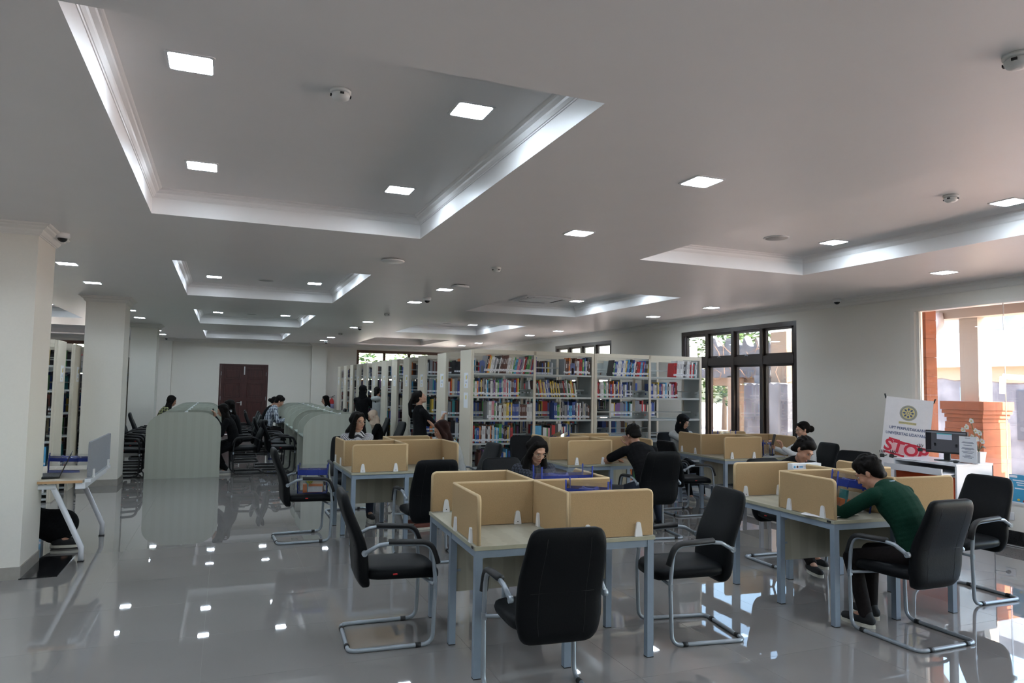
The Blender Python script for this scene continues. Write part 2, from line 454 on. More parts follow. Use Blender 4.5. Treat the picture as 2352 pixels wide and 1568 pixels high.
struct(MB().box(XL, -0.20, YB - 0.012, YB, 0, 0.11).box(1.30, XR, YB - 0.012, YB, 0, 0.11), 'baseboard_back', M_SKIRT)
struct(MB().box(XL, XL + 0.012, YF, YB, 0, 0.11), 'baseboard_left', M_SKIRT)
# columns and pilasters
def column(x0, x1, y0, y1):
    t = empty('column', ((x0 + x1) / 2, (y0 + y1) / 2, 0)); t['kind'] = 'structure'
    hx, hy = (x1 - x0) / 2, (y1 - y0) / 2
    MB().box(-hx, hx, -hy, hy, 0, HC).build('shaft', M_WALL, t)
    MB().box(-hx - 0.01, hx + 0.01, -hy - 0.01, hy + 0.01, 0, 0.105).build('skirting', M_SKIRT, t)
    m = MB(); crown_loop(m, -hx, hx, -hy, hy, HC, False, 1.1); m.build('capital_moulding', M_CREAM, t)
    return t
for y in (7.2, 12.99, 18.78): column(-2.12, -1.56, y, y + 0.65)
column(-2.12, -1.60, YB - 0.24, YB - 0.001); column(2.66, 3.15, YB - 0.24, YB - 0.001)

# black floor mat plate beside the first column
tag(MB().box(-1.56, -1.28, 7.19, 7.99, 0.0, 0.008).build('floor_plate', M_BLACKSTONE), 'glossy black rectangular floor plate beside the near left column', 'floor plate')

# door ---------------------------------------------------------
d = sroot('door_1', (0.547, YB, 0)); hw = 0.7485
MB().box(-hw, hw, 0.0, 0.12, 2.225, 2.276).box(-hw, -hw + 0.05, 0, 0.12, 0, 2.225).box(hw - 0.05, hw, 0, 0.12, 0, 2.225).build('door_frame', M_DARKWOOD, d)
for s in (-1, 1):
    a, b = (-hw + 0.0505, 0.004) if s < 0 else (0.004, hw - 0.0505)
    lf = MB().box(a, b, 0.03, 0.075, 0.028 if s > 0 else 0.006, 2.2265).build('door_leaf', M_DARKWOOD, d)
    for z0_, z1_ in ((1.78, 2.13), (1.20, 1.66), (0.30, 1.07)):
        m = MB(); 
        x0_, x1_ = a + 0.10, b - 0.10
        m.box(x0_, x1_, 0.012, 0.03, z0_, z0_ + 0.03).box(x0_, x1_, 0.012, 0.03, z1_ - 0.03, z1_).box(x0_, x0_ + 0.03, 0.012, 0.03, z0_, z1_).box(x1_ - 0.03, x1_, 0.012, 0.03, z0_, z1_)
        m.box(x0_ + 0.055, x1_ - 0.055, 0.016, 0.03, z0_ + 0.055, z1_ - 0.055)
        m.build('raised_panel', M_DARKWOOD, lf, bevel=0.004)
    for z in (0.3, 1.1, 1.9): MB().box(a - 0.004 if s < 0 else b - 0.012, a + 0.012 if s < 0 else b + 0.004, 0.018, 0.03, z, z + 0.12).build('hinge', M_STEEL, lf)
h = MB().box(-0.075, -0.035, 0.02, 0.03, 0.93, 1.06).tube([(-0.055, 0.02, 1.02), (-0.055, -0.03, 1.02), (-0.19, -0.03, 1.02)], 0.009).build('door_handle', mat('brushed_steel', (0.6, 0.6, 0.6), 0.3, metal=0.9), d)
MB().box(0.0, 0.035, 0.012, 0.03, 1.93, 2.2).build('flush_bolt', mat('brushed_steel', (0.6, 0.6, 0.6), 0.3), d)

# dark aluminium windows in the right wall
def side_window(name, y0, y1, z0, z1):
    w = sroot(name, (XR + 0.06, (y0 + y1) / 2, 0)); H = (y1 - y0) / 2; D = 0.05
    MB().box(-D, D, -H + 0.07, H - 0.07, z1 - 0.075, z1).box(-D, D, -H + 0.07, H - 0.07, z0, z0 + 0.08).box(-D, D, -H, -H + 0.07, z0, z1).box(-D, D, H - 0.07, H, z0, z1).build('window_frame', M_FRAME, w)
    n = 4; ww = (2 * H - 0.14) / n
    MB().box(-D - 0.008, D - 0.002, -H + 0.07, H - 0.07, 2.135, 2.275).build('transom', M_FRAME, w)
    for k in range(n):
        a = -H + 0.07 + ww * k; b = a + ww
        if k: MB().box(-D - 0.014, D - 0.004, a - 0.035, a + 0.035, z0 + 0.08, z1 - 0.075).build('mullion', M_FRAME, w)
        for za, zb in ((z0 + 0.08, 2.135), (2.275, z1 - 0.075)):
            fr = 0.038
            s_ = MB().box(-0.02, 0.03, a + 0.035, b - 0.035, za, za + fr).box(-0.02, 0.03, a + 0.035, b - 0.035, zb - fr, zb).box(-0.02, 0.03, a + 0.035, a + 0.035 + fr, za, zb).box(-0.02, 0.03, b - 0.035 - fr, b - 0.035, za, zb).build('sash', M_FRAME, w)
            MB().box(0.002, 0.008, a + 0.035 + fr, b - 0.035 - fr, za + fr, zb - fr).build('window_pane', M_GLASS, s_)
        if k: MB().tube([(-0.055, (a + b) / 2 - 0.03, 2.285), (-0.075, (a + b) / 2, 2.30), (-0.055, (a + b) / 2 + 0.05, 2.285)], 0.006).build('window_catch', M_STEEL, w)
    MB().box(-0.075, -0.06, -H - 0.0, H, z0 - 0.03, z0).build('window_sill', M_WALL, w)
    return w
side_window('window_1', *WIN1); side_window('window_2', *WIN2); side_window('window_3', 20.2, 23.2, 0.45, 2.81)
# frameless glazing of the right wall with cream surround
w = sroot('window_4', (XR, 0, 0)); a, b, za, zb = GLZ
MB().box(0.0, 0.16, b - 0.05, b, za, zb).box(0.0, 0.16, a, a + 0.05, za, zb).box(0, 0.16, a + 0.05, b - 0.05, zb - 0.04, zb).box(-0.01, 0.17, a, b, za - 0.03, za).build('window_frame', mat('cream_gloss_frame', (0.78, 0.74, 0.68), 0.35), w)
MB().box(0.03, 0.07, b - 0.10, b - 0.06, za, zb - 0.04).build('frame_bead', mat('cream_gloss_frame', (0, 0, 0)), w)
for k in range(10):
    y1_ = b - 0.10 - k * 1.07; y0_ = max(a + 0.05, y1_ - 1.064)
    MB().box(0.05, 0.06, y0_, y1_, za, zb - 0.04).build('window_pane', M_GLASS, w)
    MB().box(0.047, 0.063, y0_ - 0.006, y0_ , za, zb - 0.04).build('pane_joint', mat('silicone_joint', (0.7, 0.68, 0.66), 0.4, alpha=0.5), w)
# brown timber windows with bars in the back wall
def back_window(name, x0, x1, z0, z1, n):
    w = sroot(name, ((x0 + x1) / 2, YB + 0.04, 0)); H = (x1 - x0) / 2
    MB().box(-H + 0.08, H - 0.08, -0.045, 0.06, z1 - 0.10, z1).box(-H + 0.08, H - 0.08, -0.045, 0.06, z0, z0 + 0.08).box(-H, -H + 0.08, -0.045, 0.06, z0, z1).box(H - 0.08, H, -0.045, 0.06, z0, z1).build('window_frame', M_BROWNFRAME, w)
    ww = (2 * H - 0.16) / n
    MB().box(-H + 0.08, H - 0.08, -0.04, 0.05, 2.12, 2.20).build('transom', M_BROWNFRAME, w)
    for k in range(n):
        a = -H + 0.08 + k * ww; b_ = a + ww
        if k: MB().box(a - 0.045, a + 0.045, -0.042, 0.052, z0 + 0.08, z1 - 0.1).build('mullion', M_BROWNFRAME, w)
        MB().box(a + 0.045, b_ - 0.045, 0.0, 0.006, z0 + 0.08, z1 - 0.1).build('window_pane', M_GLASS, w)
        m = MB(); zt = z1 - 0.10
        for q in range(4): m.tube([(a + (b_ - a) * (q + 0.5) / 4, 0.075, z0), (a + (b_ - a) * (q + 0.5) / 4, 0.075, zt)], 0.006, 5)
        for zz in (1.3, 1.7, 2.3, 2.5, 2.65): m.tube([(a, 0.075, zz), (b_, 0.075, zz)], 0.006, 5)
        m.tube([(a, 0.08, 2.25), ((a + b_) / 2, 0.08, 2.7), (b_, 0.08, 2.25)], 0.006, 5)
        m.build('security_bars', M_FRAME, w)
back_window('window_5', *BW1, 4); back_window('window_6', *BW2, 4)

# ================================================================ OUTSIDE
tag(MB().box(XR + 0.18, 60, -40, 90, -0.2, -0.08).box(XL - 40, XR + 0.18, YB + 0.2, 90, -0.2, -0.08).build('paving', M_GROUND), kind='structure')
# roof overhang of the building, over the glazing
m = MB().box(XR + 0.18, 10.75, -6, 7.9, 3.02, 3.5)
tag(m.build('canopy_slab', M_SOFFIT), kind='structure')
m = MB().box(10.45, 10.75, -6, 7.9, 2.86, 3.02).box(9.3, 9.4, 7.0, 7.9, 2.9, 3.02); tag(m.build('canopy_beam', mat('cream_out', (0.40, 0.335, 0.27), 0.8)), kind='structure')
# orange pilaster next to the glazing
m = empty('stone_pilaster', (8.72, 6.70, -0.08), 0, 'tall narrow orange sandstone pilaster just outside the glass wall', 'pilaster')
for k in range(12): MB().box(-0.10, 0.10, -0.09, 0.09, k * 0.25, k * 0.25 + 0.247).build('stone', M_BRICK, m)
# cream column on an orange stone pedestal with a stepped cap
def pedestal_column(x, y, label, cream=True):
    t = empty('pedestal_column', (x, y, -0.08), 0, label, 'column')
    if cream:
        MB().box(-0.02, 0.28, -0.06, 0.23, 1.66, 3.1).build('shaft', mat('cream_out', (0.40, 0.335, 0.27), 0.8), t)
    for z0_, z1_, w_ in ((1.53, 1.66, 0.34), (1.47, 1.53, 0.325), (1.41, 1.47, 0.30), (1.35, 1.41, 0.28), (1.25, 1.35, 0.295)):
        MB().box(-w_, w_, -w_, w_, z0_, z1_ - 0.003).build('stone', M_BRICK, t)
    for k in range(5): MB().box(-0.30, 0.30, -0.30, 0.30, k * 0.25, k * 0.25 + 0.247).build('stone', M_BRICK, t)
    return t
pedestal_column(10.62, 7.33, 'cream column rising from a stepped orange stone pedestal outside')
pedestal_column(10.62, 5.62, 'orange stone pedestal outside at the right edge of the view', True)
# half-demolished building across the yard
t = empty('ruined_building', (14.2, 12.0, -0.08), 0, 'half demolished pale building with ragged broken walls across the yard', 'building')
g = MB()
X_ = 0.0
def rag(mb, y0, y1, z0, z1, amp, x0, x1, n=16, mi=0, top=True):
    """wall panel whose top (or bottom) edge is broken"""
    pts = []
    for k in range(n + 1):
        y = y0 + (y1 - y0) * k / n; pts.append((y, (z1 if top else z0) + random.uniform(-amp, amp)))
    base = z0 if top else z1
    mb.prism(pts + [(y1, base), (y0, base)], x0, x1, 'x', mi)
m = MB(); rag(m, -7.5, -0.4, 0, 2.25, 0.05, 0.0, 0.25); m.build('plaster_wall', M_PLASTER, t)
m = MB(); rag(m, -7.5, -0.4, 2.08, 2.36, 0.10, -0.03, 0.25, 26, 0, False); m.build('render_wall', M_OUTWALL, t)
MB().box(-0.2, 0.7, -7.5, 0.2, 2.32, 3.02).build('parapet', M_OUTWHITE, t)
for ya in (-3.1, -4.9): MB().box(-0.02, 0.02, ya - 0.45, ya + 0.1, 0.9, 1.85).build('window_opening', mat('grey_void', (0.07, 0.07, 0.08), 0.8), t)
MB().box(-0.06, -0.02, -2.2, -1.9, 0.0, 1.9).build('blue_frame', mat('faded_blue_timber', (0.17, 0.25, 0.34), 0.7), t)
MB().box(0.9, 1.1, -9, 1.0, 2.9, 3.7).build('rear_wall', M_PLASTER, t)
m = MB(); rag(m, 2.6, 4.3, 0, 1.95, 0.04, -0.4, -0.1); m.build('plaster_panel', M_PLASTER, t)
m = MB(); m.box(0.6, 0.8, -0.4, 7.0, 1.9, 3.1); m.build('upper_wall', M_OUTWALL, t)
MB().box(0.0, 0.35, 3.05, 3.65, 0, 3.4).build('pillar', M_OUTWALL, t)
MB().box(-0.2, 0.1, 3.75, 4.1, 0, 2.2).build('broken_pillar', M_PLASTER, t)
m = MB(); rag(m, 4.0, 9.5, 2.15, 2.45, 0.10, 0.2, 0.5); m.build('broken_beam', M_PLASTER, t)
MB().box(0.2, 0.45, 5.3, 5.75, 0, 2.2).build('pillar', M_OUTWALL, t); MB().box(0.2, 0.45, 7.6, 7.95, 0, 3.2).build('pillar', M_OUTWHITE, t)
m = MB(); rag(m, 3.9, 6.6, 2.45, 3.2, 0.25, 0.3, 0.55, 20); m.build('rubble_edge', M_PLASTER, t)
m = MB(); rag(m, 0.5, 3.4, 2.2, 3.6, 0.2, 1.5, 1.7, 20); m.build('rubble_edge', M_OUTWHITE, t)
m = MB()
for k in range(34):
    y_ = random.uniform(1.2, 6.5); z_ = random.uniform(2.2, 3.2); p = Vector((0.0, y_, z_)); pts = [p]
    for q in range(3): p = p + Vector((random.uniform(-.1, .1), random.uniform(-.4, .4), random.uniform(-.35, .2))); pts.append(p)
    m.tube(pts, 0.010, 4)
m.build('hanging_wires', mat('rusty_wire', (0.28, 0.16, 0.10), 0.8), t)['kind'] = 'stuff'
# pvc pipe elbow
tag(MB().tube(fillet([(10.4, 7.75, 2.95), (10.4, 7.72, 2.78), (10.4, 8.05, 2.45)], 0.1), 0.06, 12).build('drain_pipe', M_WHITEPVC), 'short white drain pipe elbow hanging under the canopy outside', 'pipe')
tag(MB().tube([(13.2, 8.6, 2.02), (13.3, 8.2, 1.98)], 0.05, 10).tube([(13.2, 8.6, 2.02), (13.2, 8.62, 1.7)], 0.05, 10).build('drain_pipe', M_WHITEPVC), 'white pipe with bracket on the ruined wall across the yard', 'pipe')
# parked cars' blue railing seen far
# trees
def tree(x, y, h, r, label, n=260, seed=1):
    rnd = random.Random(seed); t = empty('tree', (x, y, -0.08), 0, label, 'tree')
    MB().tube([(0, 0, 0), (0.05, 0.02, h * 0.35), (-0.05, 0.1, h * 0.7)], [0.12, 0.09, 0.05], 8).build('trunk', M_BARK, t)
    m = MB()
    for k in range(n * 4):
        d = Vector((rnd.gauss(0, 1), rnd.gauss(0, 1), rnd.gauss(0, 1))).normalized() * r * rnd.uniform(0.35, 1.0) ** 0.6
        c = Vector((0, 0, h * 0.62)) + Vector((d.x, d.y, d.z * h * 0.42 / r)); a = rnd.uniform(0, 6.28); s = rnd.uniform(0.07, 0.16)
        u = Vector((math.cos(a), math.sin(a), rnd.uniform(-.5, .5))) * s; v = Vector((-math.sin(a), math.cos(a), rnd.uniform(-.9, .9))) * s * 0.5
        m.add([c - u, c - v, c + u, c + v], [(0, 1, 2, 3)])
    m.build('foliage', M_LEAF, t)['kind'] = 'stuff'
tree(17.5, 20.5, 4.2, 1.5, 'green leafy tree seen through the left panes of the near dark window', 330, 3)
tree(20.5, 25.5, 5.0, 2.2, 'taller green tree far behind the ruined building', 300, 5)
tree(4.2, 28.5, 5.2, 1.9, 'sunlit green tree outside the barred back window, left one', 420, 8)
tree(8.4, 29.5, 5.0, 2.0, 'sunlit green tree outside the barred back window, right one', 380, 9)
tree(-5.4, 29.0, 4.8, 2.6, 'green tree outside the back window behind the left shelves', 300, 11)
tag(MB().box(-20, 30, 40, 40.3, -0.1, 3.2).build('boundary_wall', M_OUTWHITE), 'long pale boundary wall far behind the building', 'wall')

# ================================================================ CEILING FITTINGS
LIGHTS = []
for ix in (-2, -1, 0, 1):
    for jy in (-2, -1, 0, 1, 2):
        for s in (-1, 1):
            x = 2.811 + DX * ix; y = 10.36 + DY * jy + s * 0.857
            LIGHTS.append((x, y, HC, 'main'))
for cx, cy in coffers:
    if cy > 20 and cx != CX0: continue
    for sx in (-1, 1):
        for sy in (-1, 1):
            if cx > 4 and 9 < cy < 12 and sx < 0: continue
            LIGHTS.append((cx + sx * 0.72, cy + sy * 0.887, HU, 'coffer'))
rownames = {-2: 'far left aisle', -1: 'aisle by the columns', 0: 'middle aisle', 1: 'aisle by the right wall'}
def ordn(k): return ['first', 'second', 'third', 'fourth', 'fifth', 'sixth', 'seventh', 'eighth', 'ninth', 'tenth', 'eleventh', 'twelfth', 'thirteenth', 'fourteenth', 'fifteenth', 'sixteenth', 'seventeenth', 'eighteenth', 'nineteenth', 'twentieth', 'twenty-first', 'twenty-second', 'twenty-third', 'twenty-fourth', 'twenty-fifth', 'twenty-sixth', 'twenty-seventh', 'twenty-eighth', 'twenty-ninth', 'thirtieth', 'thirty-first', 'thirty-second', 'thirty-third', 'thirty-fourth', 'thirty-fifth', 'thirty-sixth', 'thirty-seventh', 'thirty-eighth', 'thirty-ninth', 'fortieth'][k]
lamp0 = empty('ceiling_light', (0, 0, 0), 0, 'x', 'ceiling light')
m = MB(); o_ = rrect(0.225, 0.225, 0.02, 3); i_ = rrect(0.195, 0.195, 0.015, 3); n = len(o_)
vs = [(x, y, -0.004) for x, y in o_] + [(x, y, -0.006) for x, y in i_] + [(x, y, 0.0) for x, y in o_]
m.add(vs, [(k, (k + 1) % n, n + (k + 1) % n, n + k) for k in range(n)] + [(2 * n + k, 2 * n + (k + 1) % n, (k + 1) % n, k) for k in range(n)])
m.build('light_frame', M_WHITEPVC, lamp0)
m = MB(); m.prism(i_, -0.0055, -0.0045, 'z'); m.build('light_diffuser', M_LAMP, lamp0)
used = False
rowc = {}
for x, y, z, kd in sorted(LIGHTS, key=lambda q: (q[3], round(q[0], 2), q[1])):
    if kd == 'main':
        rn = rownames[round((x - 2.811) / DX)]; k = rowc.get(rn, 0); rowc[rn] = k + 1
        lb = 'square flush ceiling light over the %s, %s from the near end' % (rn, ordn(k)); gp = 'square lights in the flat ceiling'
    else:
        ci = round((x - CX0) / DX); cn = {-1: 'left', 0: 'middle', 1: 'right'}[ci]; cj = round((y - CY0) / DY); cx, cy = CX0 + DX * ci, CY0 + DY * cj
        lb = 'square light in the %s ceiling recess of the %s row, %s %s corner' % (ordn(cj + 1), cn, 'far' if y > cy else 'near', 'right' if x > cx else 'left'); gp = 'square lights inside the ceiling recesses'
    if not used:
        used = True; lamp0.location = (x, y, z); lamp0['label'] = lb; lamp0['group'] = gp
    else: copy_tree(lamp0, (x, y, z), 0, lb, gp)
# smoke detectors
M_DET = mat('detector_plastic', (0.72, 0.72, 0.70), 0.4)
sd0 = empty('smoke_detector', (0.506, 3.72, HU), 0, 'white round smoke detector in the large near ceiling recess', 'smoke detector', 'smoke detectors')
MB().lathe([(0.055, 0.0), (0.055, -0.012), (0.048, -0.018), (0.03, -0.02)], seg=20).build('detector_base', M_DET, sd0)
MB().lathe([(0.046, -0.018), (0.05, -0.03), (0.042, -0.045), (0.03, -0.052), (0.012, -0.055)], seg=20).build('detector_head', M_DET, sd0)
m = MB()
for k in range(4): a = k * PI / 2; m.cbox((0.044 * math.cos(a), 0.044 * math.sin(a), -0.030), (0.02, 0.02, 0.010), Matrix.Identity(4))
m.build('sensor_slots', M_RUBBER, sd0)
for p, lb in (((5.216, 3.76, HU), 'white smoke detector in the near right ceiling recess'), ((2.868, 1.775, HC), 'white smoke detector on the flat ceiling at the top right edge'), ((2.808, 7.452, HC), 'white smoke detector on the flat ceiling above the middle tables'),
              ((2.803, 13.30, HC), 'small smoke detector on the ceiling over the shelf ends'), ((2.804, 19.2, HC), 'tiny distant smoke detector over the far shelf ends'), ((5.08, 15.9, HU), 'smoke detector in the far right ceiling recess')):
    copy_tree(sd0, p, 0.3, lb, 'smoke detectors')
# dome cameras
dc0 = empty('dome_camera', (-1.45, 7.55, HC), 0, 'white dome security camera beside the near left column head', 'security camera', 'dome cameras on the ceiling')
MB().lathe([(0.06, 0.0), (0.062, -0.03), (0.05, -0.045), (0.04, -0.046)], seg=20).build('camera_base', M_WHITEPVC, dc0)
MB().ell((0, 0, -0.045), (0.042, 0.042, 0.036), 16, 10).build('camera_dome', mat('smoked_dome', (0.01, 0.01, 0.012), 0.08), dc0)
for p, lb in (((2.841, 10.55, HC), 'dome security camera on the ceiling near the first shelf end'), ((8.22, 7.70, HC), 'dome security camera beside the right wall cornice'), ((2.90, 16.8, HC), 'small dome camera further along over the shelf ends'),
              ((2.93, 23.1, HC), 'tiny dome camera near the back wall right of the door'), ((-1.75, 24.2, HC), 'tiny dome camera near the back wall left of the door')):
    copy_tree(dc0, p, 0.0, lb, 'dome cameras on the ceiling')
# round ceiling speakers
sp0 = empty('ceiling_speaker', (5.13, 5.56, HU), 0, 'round flat ceiling speaker in the near right recess', 'speaker', 'round ceiling speakers')
MB().lathe([(0.125, 0.0), (0.125, -0.006), (0.112, -0.009), (0.108, -0.006)], seg=28).build('speaker_rim', M_WHITEPVC, sp0)
MB().lathe([(0.109, -0.004), (0.108, -0.007), (0.02, -0.008)], seg=28).build('speaker_grille', mat('grey_mesh', (0.42, 0.42, 0.41), 0.6), sp0)
for p, lb in (((0.509, 11.25, HU), 'round ceiling speaker in the second recess of the middle row'), ((0.491, 17.08, HU), 'round ceiling speaker in the third recess of the middle row'), ((5.08, 16.9, HU), 'round ceiling speaker in the third recess of the right row')):
    copy_tree(sp0, p, 0.0, lb, 'round ceiling speakers')
t = empty('wireless_access_point', (1.62, 7.46, HC), 0, 'shallow white round access point on the flat ceiling near the middle', 'access point')
MB().lathe([(0.06, 0.0), (0.06, -0.012), (0.12, -0.014), (0.125, -0.022), (0.11, -0.032), (0.02, -0.036)], seg=28).build('access_point_shell', M_WHITEPVC, t)
t = empty('wireless_access_point', (2.87, 8.98, HC), 0.2, 'white square rounded access point hanging from the flat ceiling', 'access point')
MB().prism(rrect(0.2, 0.2, 0.03), -0.04, -0.012, 'z').build('access_point_shell', M_WHITEPVC, t, bevel=0.006)
MB().box(-0.05, 0.05, -0.05, 0.05, -0.013, 0).build('mounting_plate', M_RUBBER, t)
t = empty('air_conditioner', (5.08, 11.3, HU), 0, 'square white ceiling cassette air conditioner in the second right recess', 'air conditioner')
MB().prism(rrect(0.84, 0.84, 0.02), -0.025, 0.0, 'z').build('cassette_panel', M_WHITEPVC, t, bevel=0.006)
MB().box(-0.26, 0.26, -0.26, 0.26, -0.032, -0.022).build('intake_grille', M_WHITEPVC, t, bevel=0.004)
for k in range(4):
    M = Matrix.Rotation(k * PI / 2, 4, 'Z')
    MB().box(-0.25, 0.25, 0.31, 0.345, -0.0265, -0.024, 0, M).build('vent_slot', M_RUBBER, t)
    MB().box(-0.25, 0.25, 0.345, 0.375, -0.034, -0.027, 0, M).build('vent_flap', M_WHITEPVC, t)
# ================================================================ CANTILEVER CHAIRS
def lerp_tab(tab, t):
    for (a, va), (b, vb) in zip(tab, tab[1:]):
        if t <= b: 
            s = (t - a) / (b - a); s = s * s * (3 - 2 * s); return va + (vb - va) * s
    return tab[-1][1]
def make_chair(label, frame_mat, name='cantilever_chair'):
    t = empty(name, (0, 0, 0), 0, label, 'chair')
    W = lambda q: lerp_tab([(0, 0.215), (0.25, 0.235), (0.5, 0.234), (1, 0.212)], q)
    prof = lambda q: lerp_tab([(0, -0.165), (0.12, -0.185), (0.32, -0.195), (1.0, -0.315)], q)
    vs, fs = cushion(0.37, 0.99, W, prof, lambda q: 0.095 - 0.03 * q, 8.5, 14, 22)
    bk = MB().add(vs, fs, 0, True).build('backrest', M_BLACK, t)
    m = MB()
    for s in (-1, 1):
        m.tube([(prof(q) - (0.5 * (0.095 - 0.03 * q)) * 0.99, s * W(q) * 0.55, 0.37 + 0.62 * q) for q in [0.10 + 0.82 * i / 14 for i in range(15)]], 0.0009, 4)
    m.tube([(prof(0.45) - 0.0405, W(0.45) * u, 0.37 + 0.62 * 0.45) for u in (-0.75, -0.4, 0, 0.4, 0.75)], 0.0009, 4)
    m.build('seam', M_RUBBER, bk)
    # seat: pad rounded over its front edge
    vs, fs = cushion(-0.19, 0.33, lambda q: 0.235, lambda q: 0.455 - 0.03 * max(0, (q - 0.75) * 4) ** 2 + 0.01 * (1 - q), lambda q: 0.088, 4.5, 12, 14, True)
    st = MB().add(vs, fs, 0, True).build('seat', M_BLACK, t)
    MB().box(0.0, 0.028, -0.2435, -0.236, 0.462, 0.47).build('seat_tag', M_RED, st)
    # one bent steel tube
    def side(s): return [(-0.19, s * 0.262, 0.615), (-0.10, s * 0.272, 0.665), (-0.03, s * 0.275, 0.672), (0.25, s * 0.275, 0.655), (0.275, s * 0.275, 0.40), (0.262, s * 0.275, 0.0135), (-0.275, s * 0.27, 0.0135)]
    pts = side(1) + [tuple(p) for p in side(-1)[::-1]]
    rad = [0.05, 0.05, 0.10, 0.2, 0.075, 0.06, 0.06, 0.075, 0.2, 0.10, 0.05, 0.05]
    MB().tube(fillet(pts, rad, 5), 0.0135, 10).build('tube_frame', frame_mat, t)
    for s in (-1, 1):
        p = fillet([(-0.04, s * 0.275, 0.684), (0.24, s * 0.275, 0.668), (0.289, s * 0.275, 0.53)], 0.10, 7)
        MB().tube(p, 0.020, 10, flat=(0.9, 1.25)).build('arm_pad', M_RUBBER, t)
        MB().lathe([(0.019, -0.012), (0.019, 0.012)], seg=12, M=Matrix.Translation((-0.19, s * 0.262, 0.615)) @ Matrix.Rotation(PI / 2, 4, 'X')).build('pivot_boss', frame_mat, t)
        MB().tube([(0.15, s * 0.272, 0.0135), (0.185, s * 0.272, 0.0135)], 0.0175, 10).build('floor_glide', M_RUBBER, t)
        MB().tube([(-0.275, s * 0.155, 0.0135), (-0.275, s * 0.19, 0.0135)], 0.0175, 10).build('floor_glide', M_RUBBER, t)
        MB().box(0.2595, 0.282, s * 0.275 - 0.0142, s * 0.275 + 0.0142, 0.37, 0.41).build('size_sticker', M_STEEL, t)
    MB().tube([(0.262, -0.27, 0.395), (0.23, 0, 0.385), (0.262, 0.27, 0.395)], 0.011, 8).build('cross_bar', frame_mat, t)
    return t
G_CH = 'black cantilever chairs at the reading tables'
chairA = make_chair('black cantilever chair turned sideways, empty, left of the nearest table', M_STEEL)
chairA['group'] = G_CH
R = math.radians
chairA.location = (1.07, 4.85, 0); chairA.rotation_euler = (0, 0, R(-3))
CH = [
 ((1.665, 3.56), 85, 'empty black chair seen from behind at the near edge of the nearest table'),
 ((3.09, 4.23), 171, 'empty black chair angled between the nearest table and the right table'),
 ((4.53, 3.63), 90, 'black chair with the person in the green sweater sitting on it'),
 ((5.89, 4.20), 178, 'empty black chair right of the right table, near the wall socket'),
 ((0.83, 8.13), 2, 'black chair carrying a clear tote bag, left of the far left table'),
 ((1.90, 6.86), 90, 'black chair seen from behind at the far left table, bare feet beyond it'),
 ((4.66, 7.10), 82, 'black chair behind the person in the black shirt at the middle table'),
 ((5.92, 8.20), 0, 'empty black chair seen from its side left of the far right table'),
 ((2.84, 8.30), 186, 'black chair leaning right of the far left table beside the first shelf end'),
 ((2.60, 6.28), 275, 'black chair behind the woman with glasses at the nearest table'),
 ((4.02, 9.12), 270, 'black chair in front of the bookshelf left behind the middle table'),
 ((1.57, 9.48), 271, 'black chair of the smiling woman behind the far left table'),
 ((5.22, 5.58), 268, 'black chair of the boy resting his head, behind the right table'),
 ((6.72, 9.45), 268, 'black chair of the person in black headscarf behind the far right table'),
 ((7.46, 7.50), 170, 'black chair of the woman photographing with her phone by the right wall'),
 ((6.75, 6.25), 200, 'black chair top poking up in front of the banner behind the right table'),
]
for (x, y), a, lb in CH: copy_tree(chairA, (x, y, 0), R(a), lb, G_CH)
M_BTUBE = mat('black_painted_tube', (0.012, 0.013, 0.015), 0.45)
chairB = make_chair('x', M_BTUBE, 'study_chair')
G_C2 = 'black chairs at the study carrels'
CB = [((0.42, 14.28), 186, 'right side of the left carrel row'), ((0.42, 16.35), 182, 'right side of the left carrel row'), ((0.44, 17.4), 178, 'right side of the left carrel row'), ((0.46, 18.5), 182, 'right side of the left carrel row'),
      ((-1.62, 14.25), 0, 'left side of the left carrel row'), ((-1.62, 15.35), -3, 'left side of the left carrel row'), ((-1.66, 16.4), 0, 'left side of the left carrel row'), ((-1.60, 17.5), 3, 'left side of the left carrel row'), ((-1.75, 19.6), 20, 'left side of the left carrel row'),
      ((0.98, 14.3), 4, 'left side of the right carrel row'), ((0.88, 15.3), 0, 'left side of the right carrel row'), ((0.78, 18.0), -4, 'left side of the right carrel row'), ((0.80, 19.2), 0, 'left side of the right carrel row'),
      ((2.86, 13.35), 184, 'right side of the right carrel row'), ((2.90, 14.9), 178, 'right side of the right carrel row'), ((2.86, 17.9), 182, 'right side of the right carrel row'), ((2.86, 20.4), 180, 'right side of the right carrel row')]
cnt = {}
for k, ((x, y), a, side) in enumerate(CB):
    cnt[side] = cnt.get(side, 0) + 1
    lb = 'black study chair, %s, %s from the near end' % (side, ordn(cnt[side] - 1))
    if k == 0:
        chairB.location = (x, y, 0); chairB.rotation_euler = (0, 0, R(a)); chairB['label'] = lb; chairB['group'] = G_C2
    else: copy_tree(chairB, (x, y, 0), R(a), lb, G_C2)

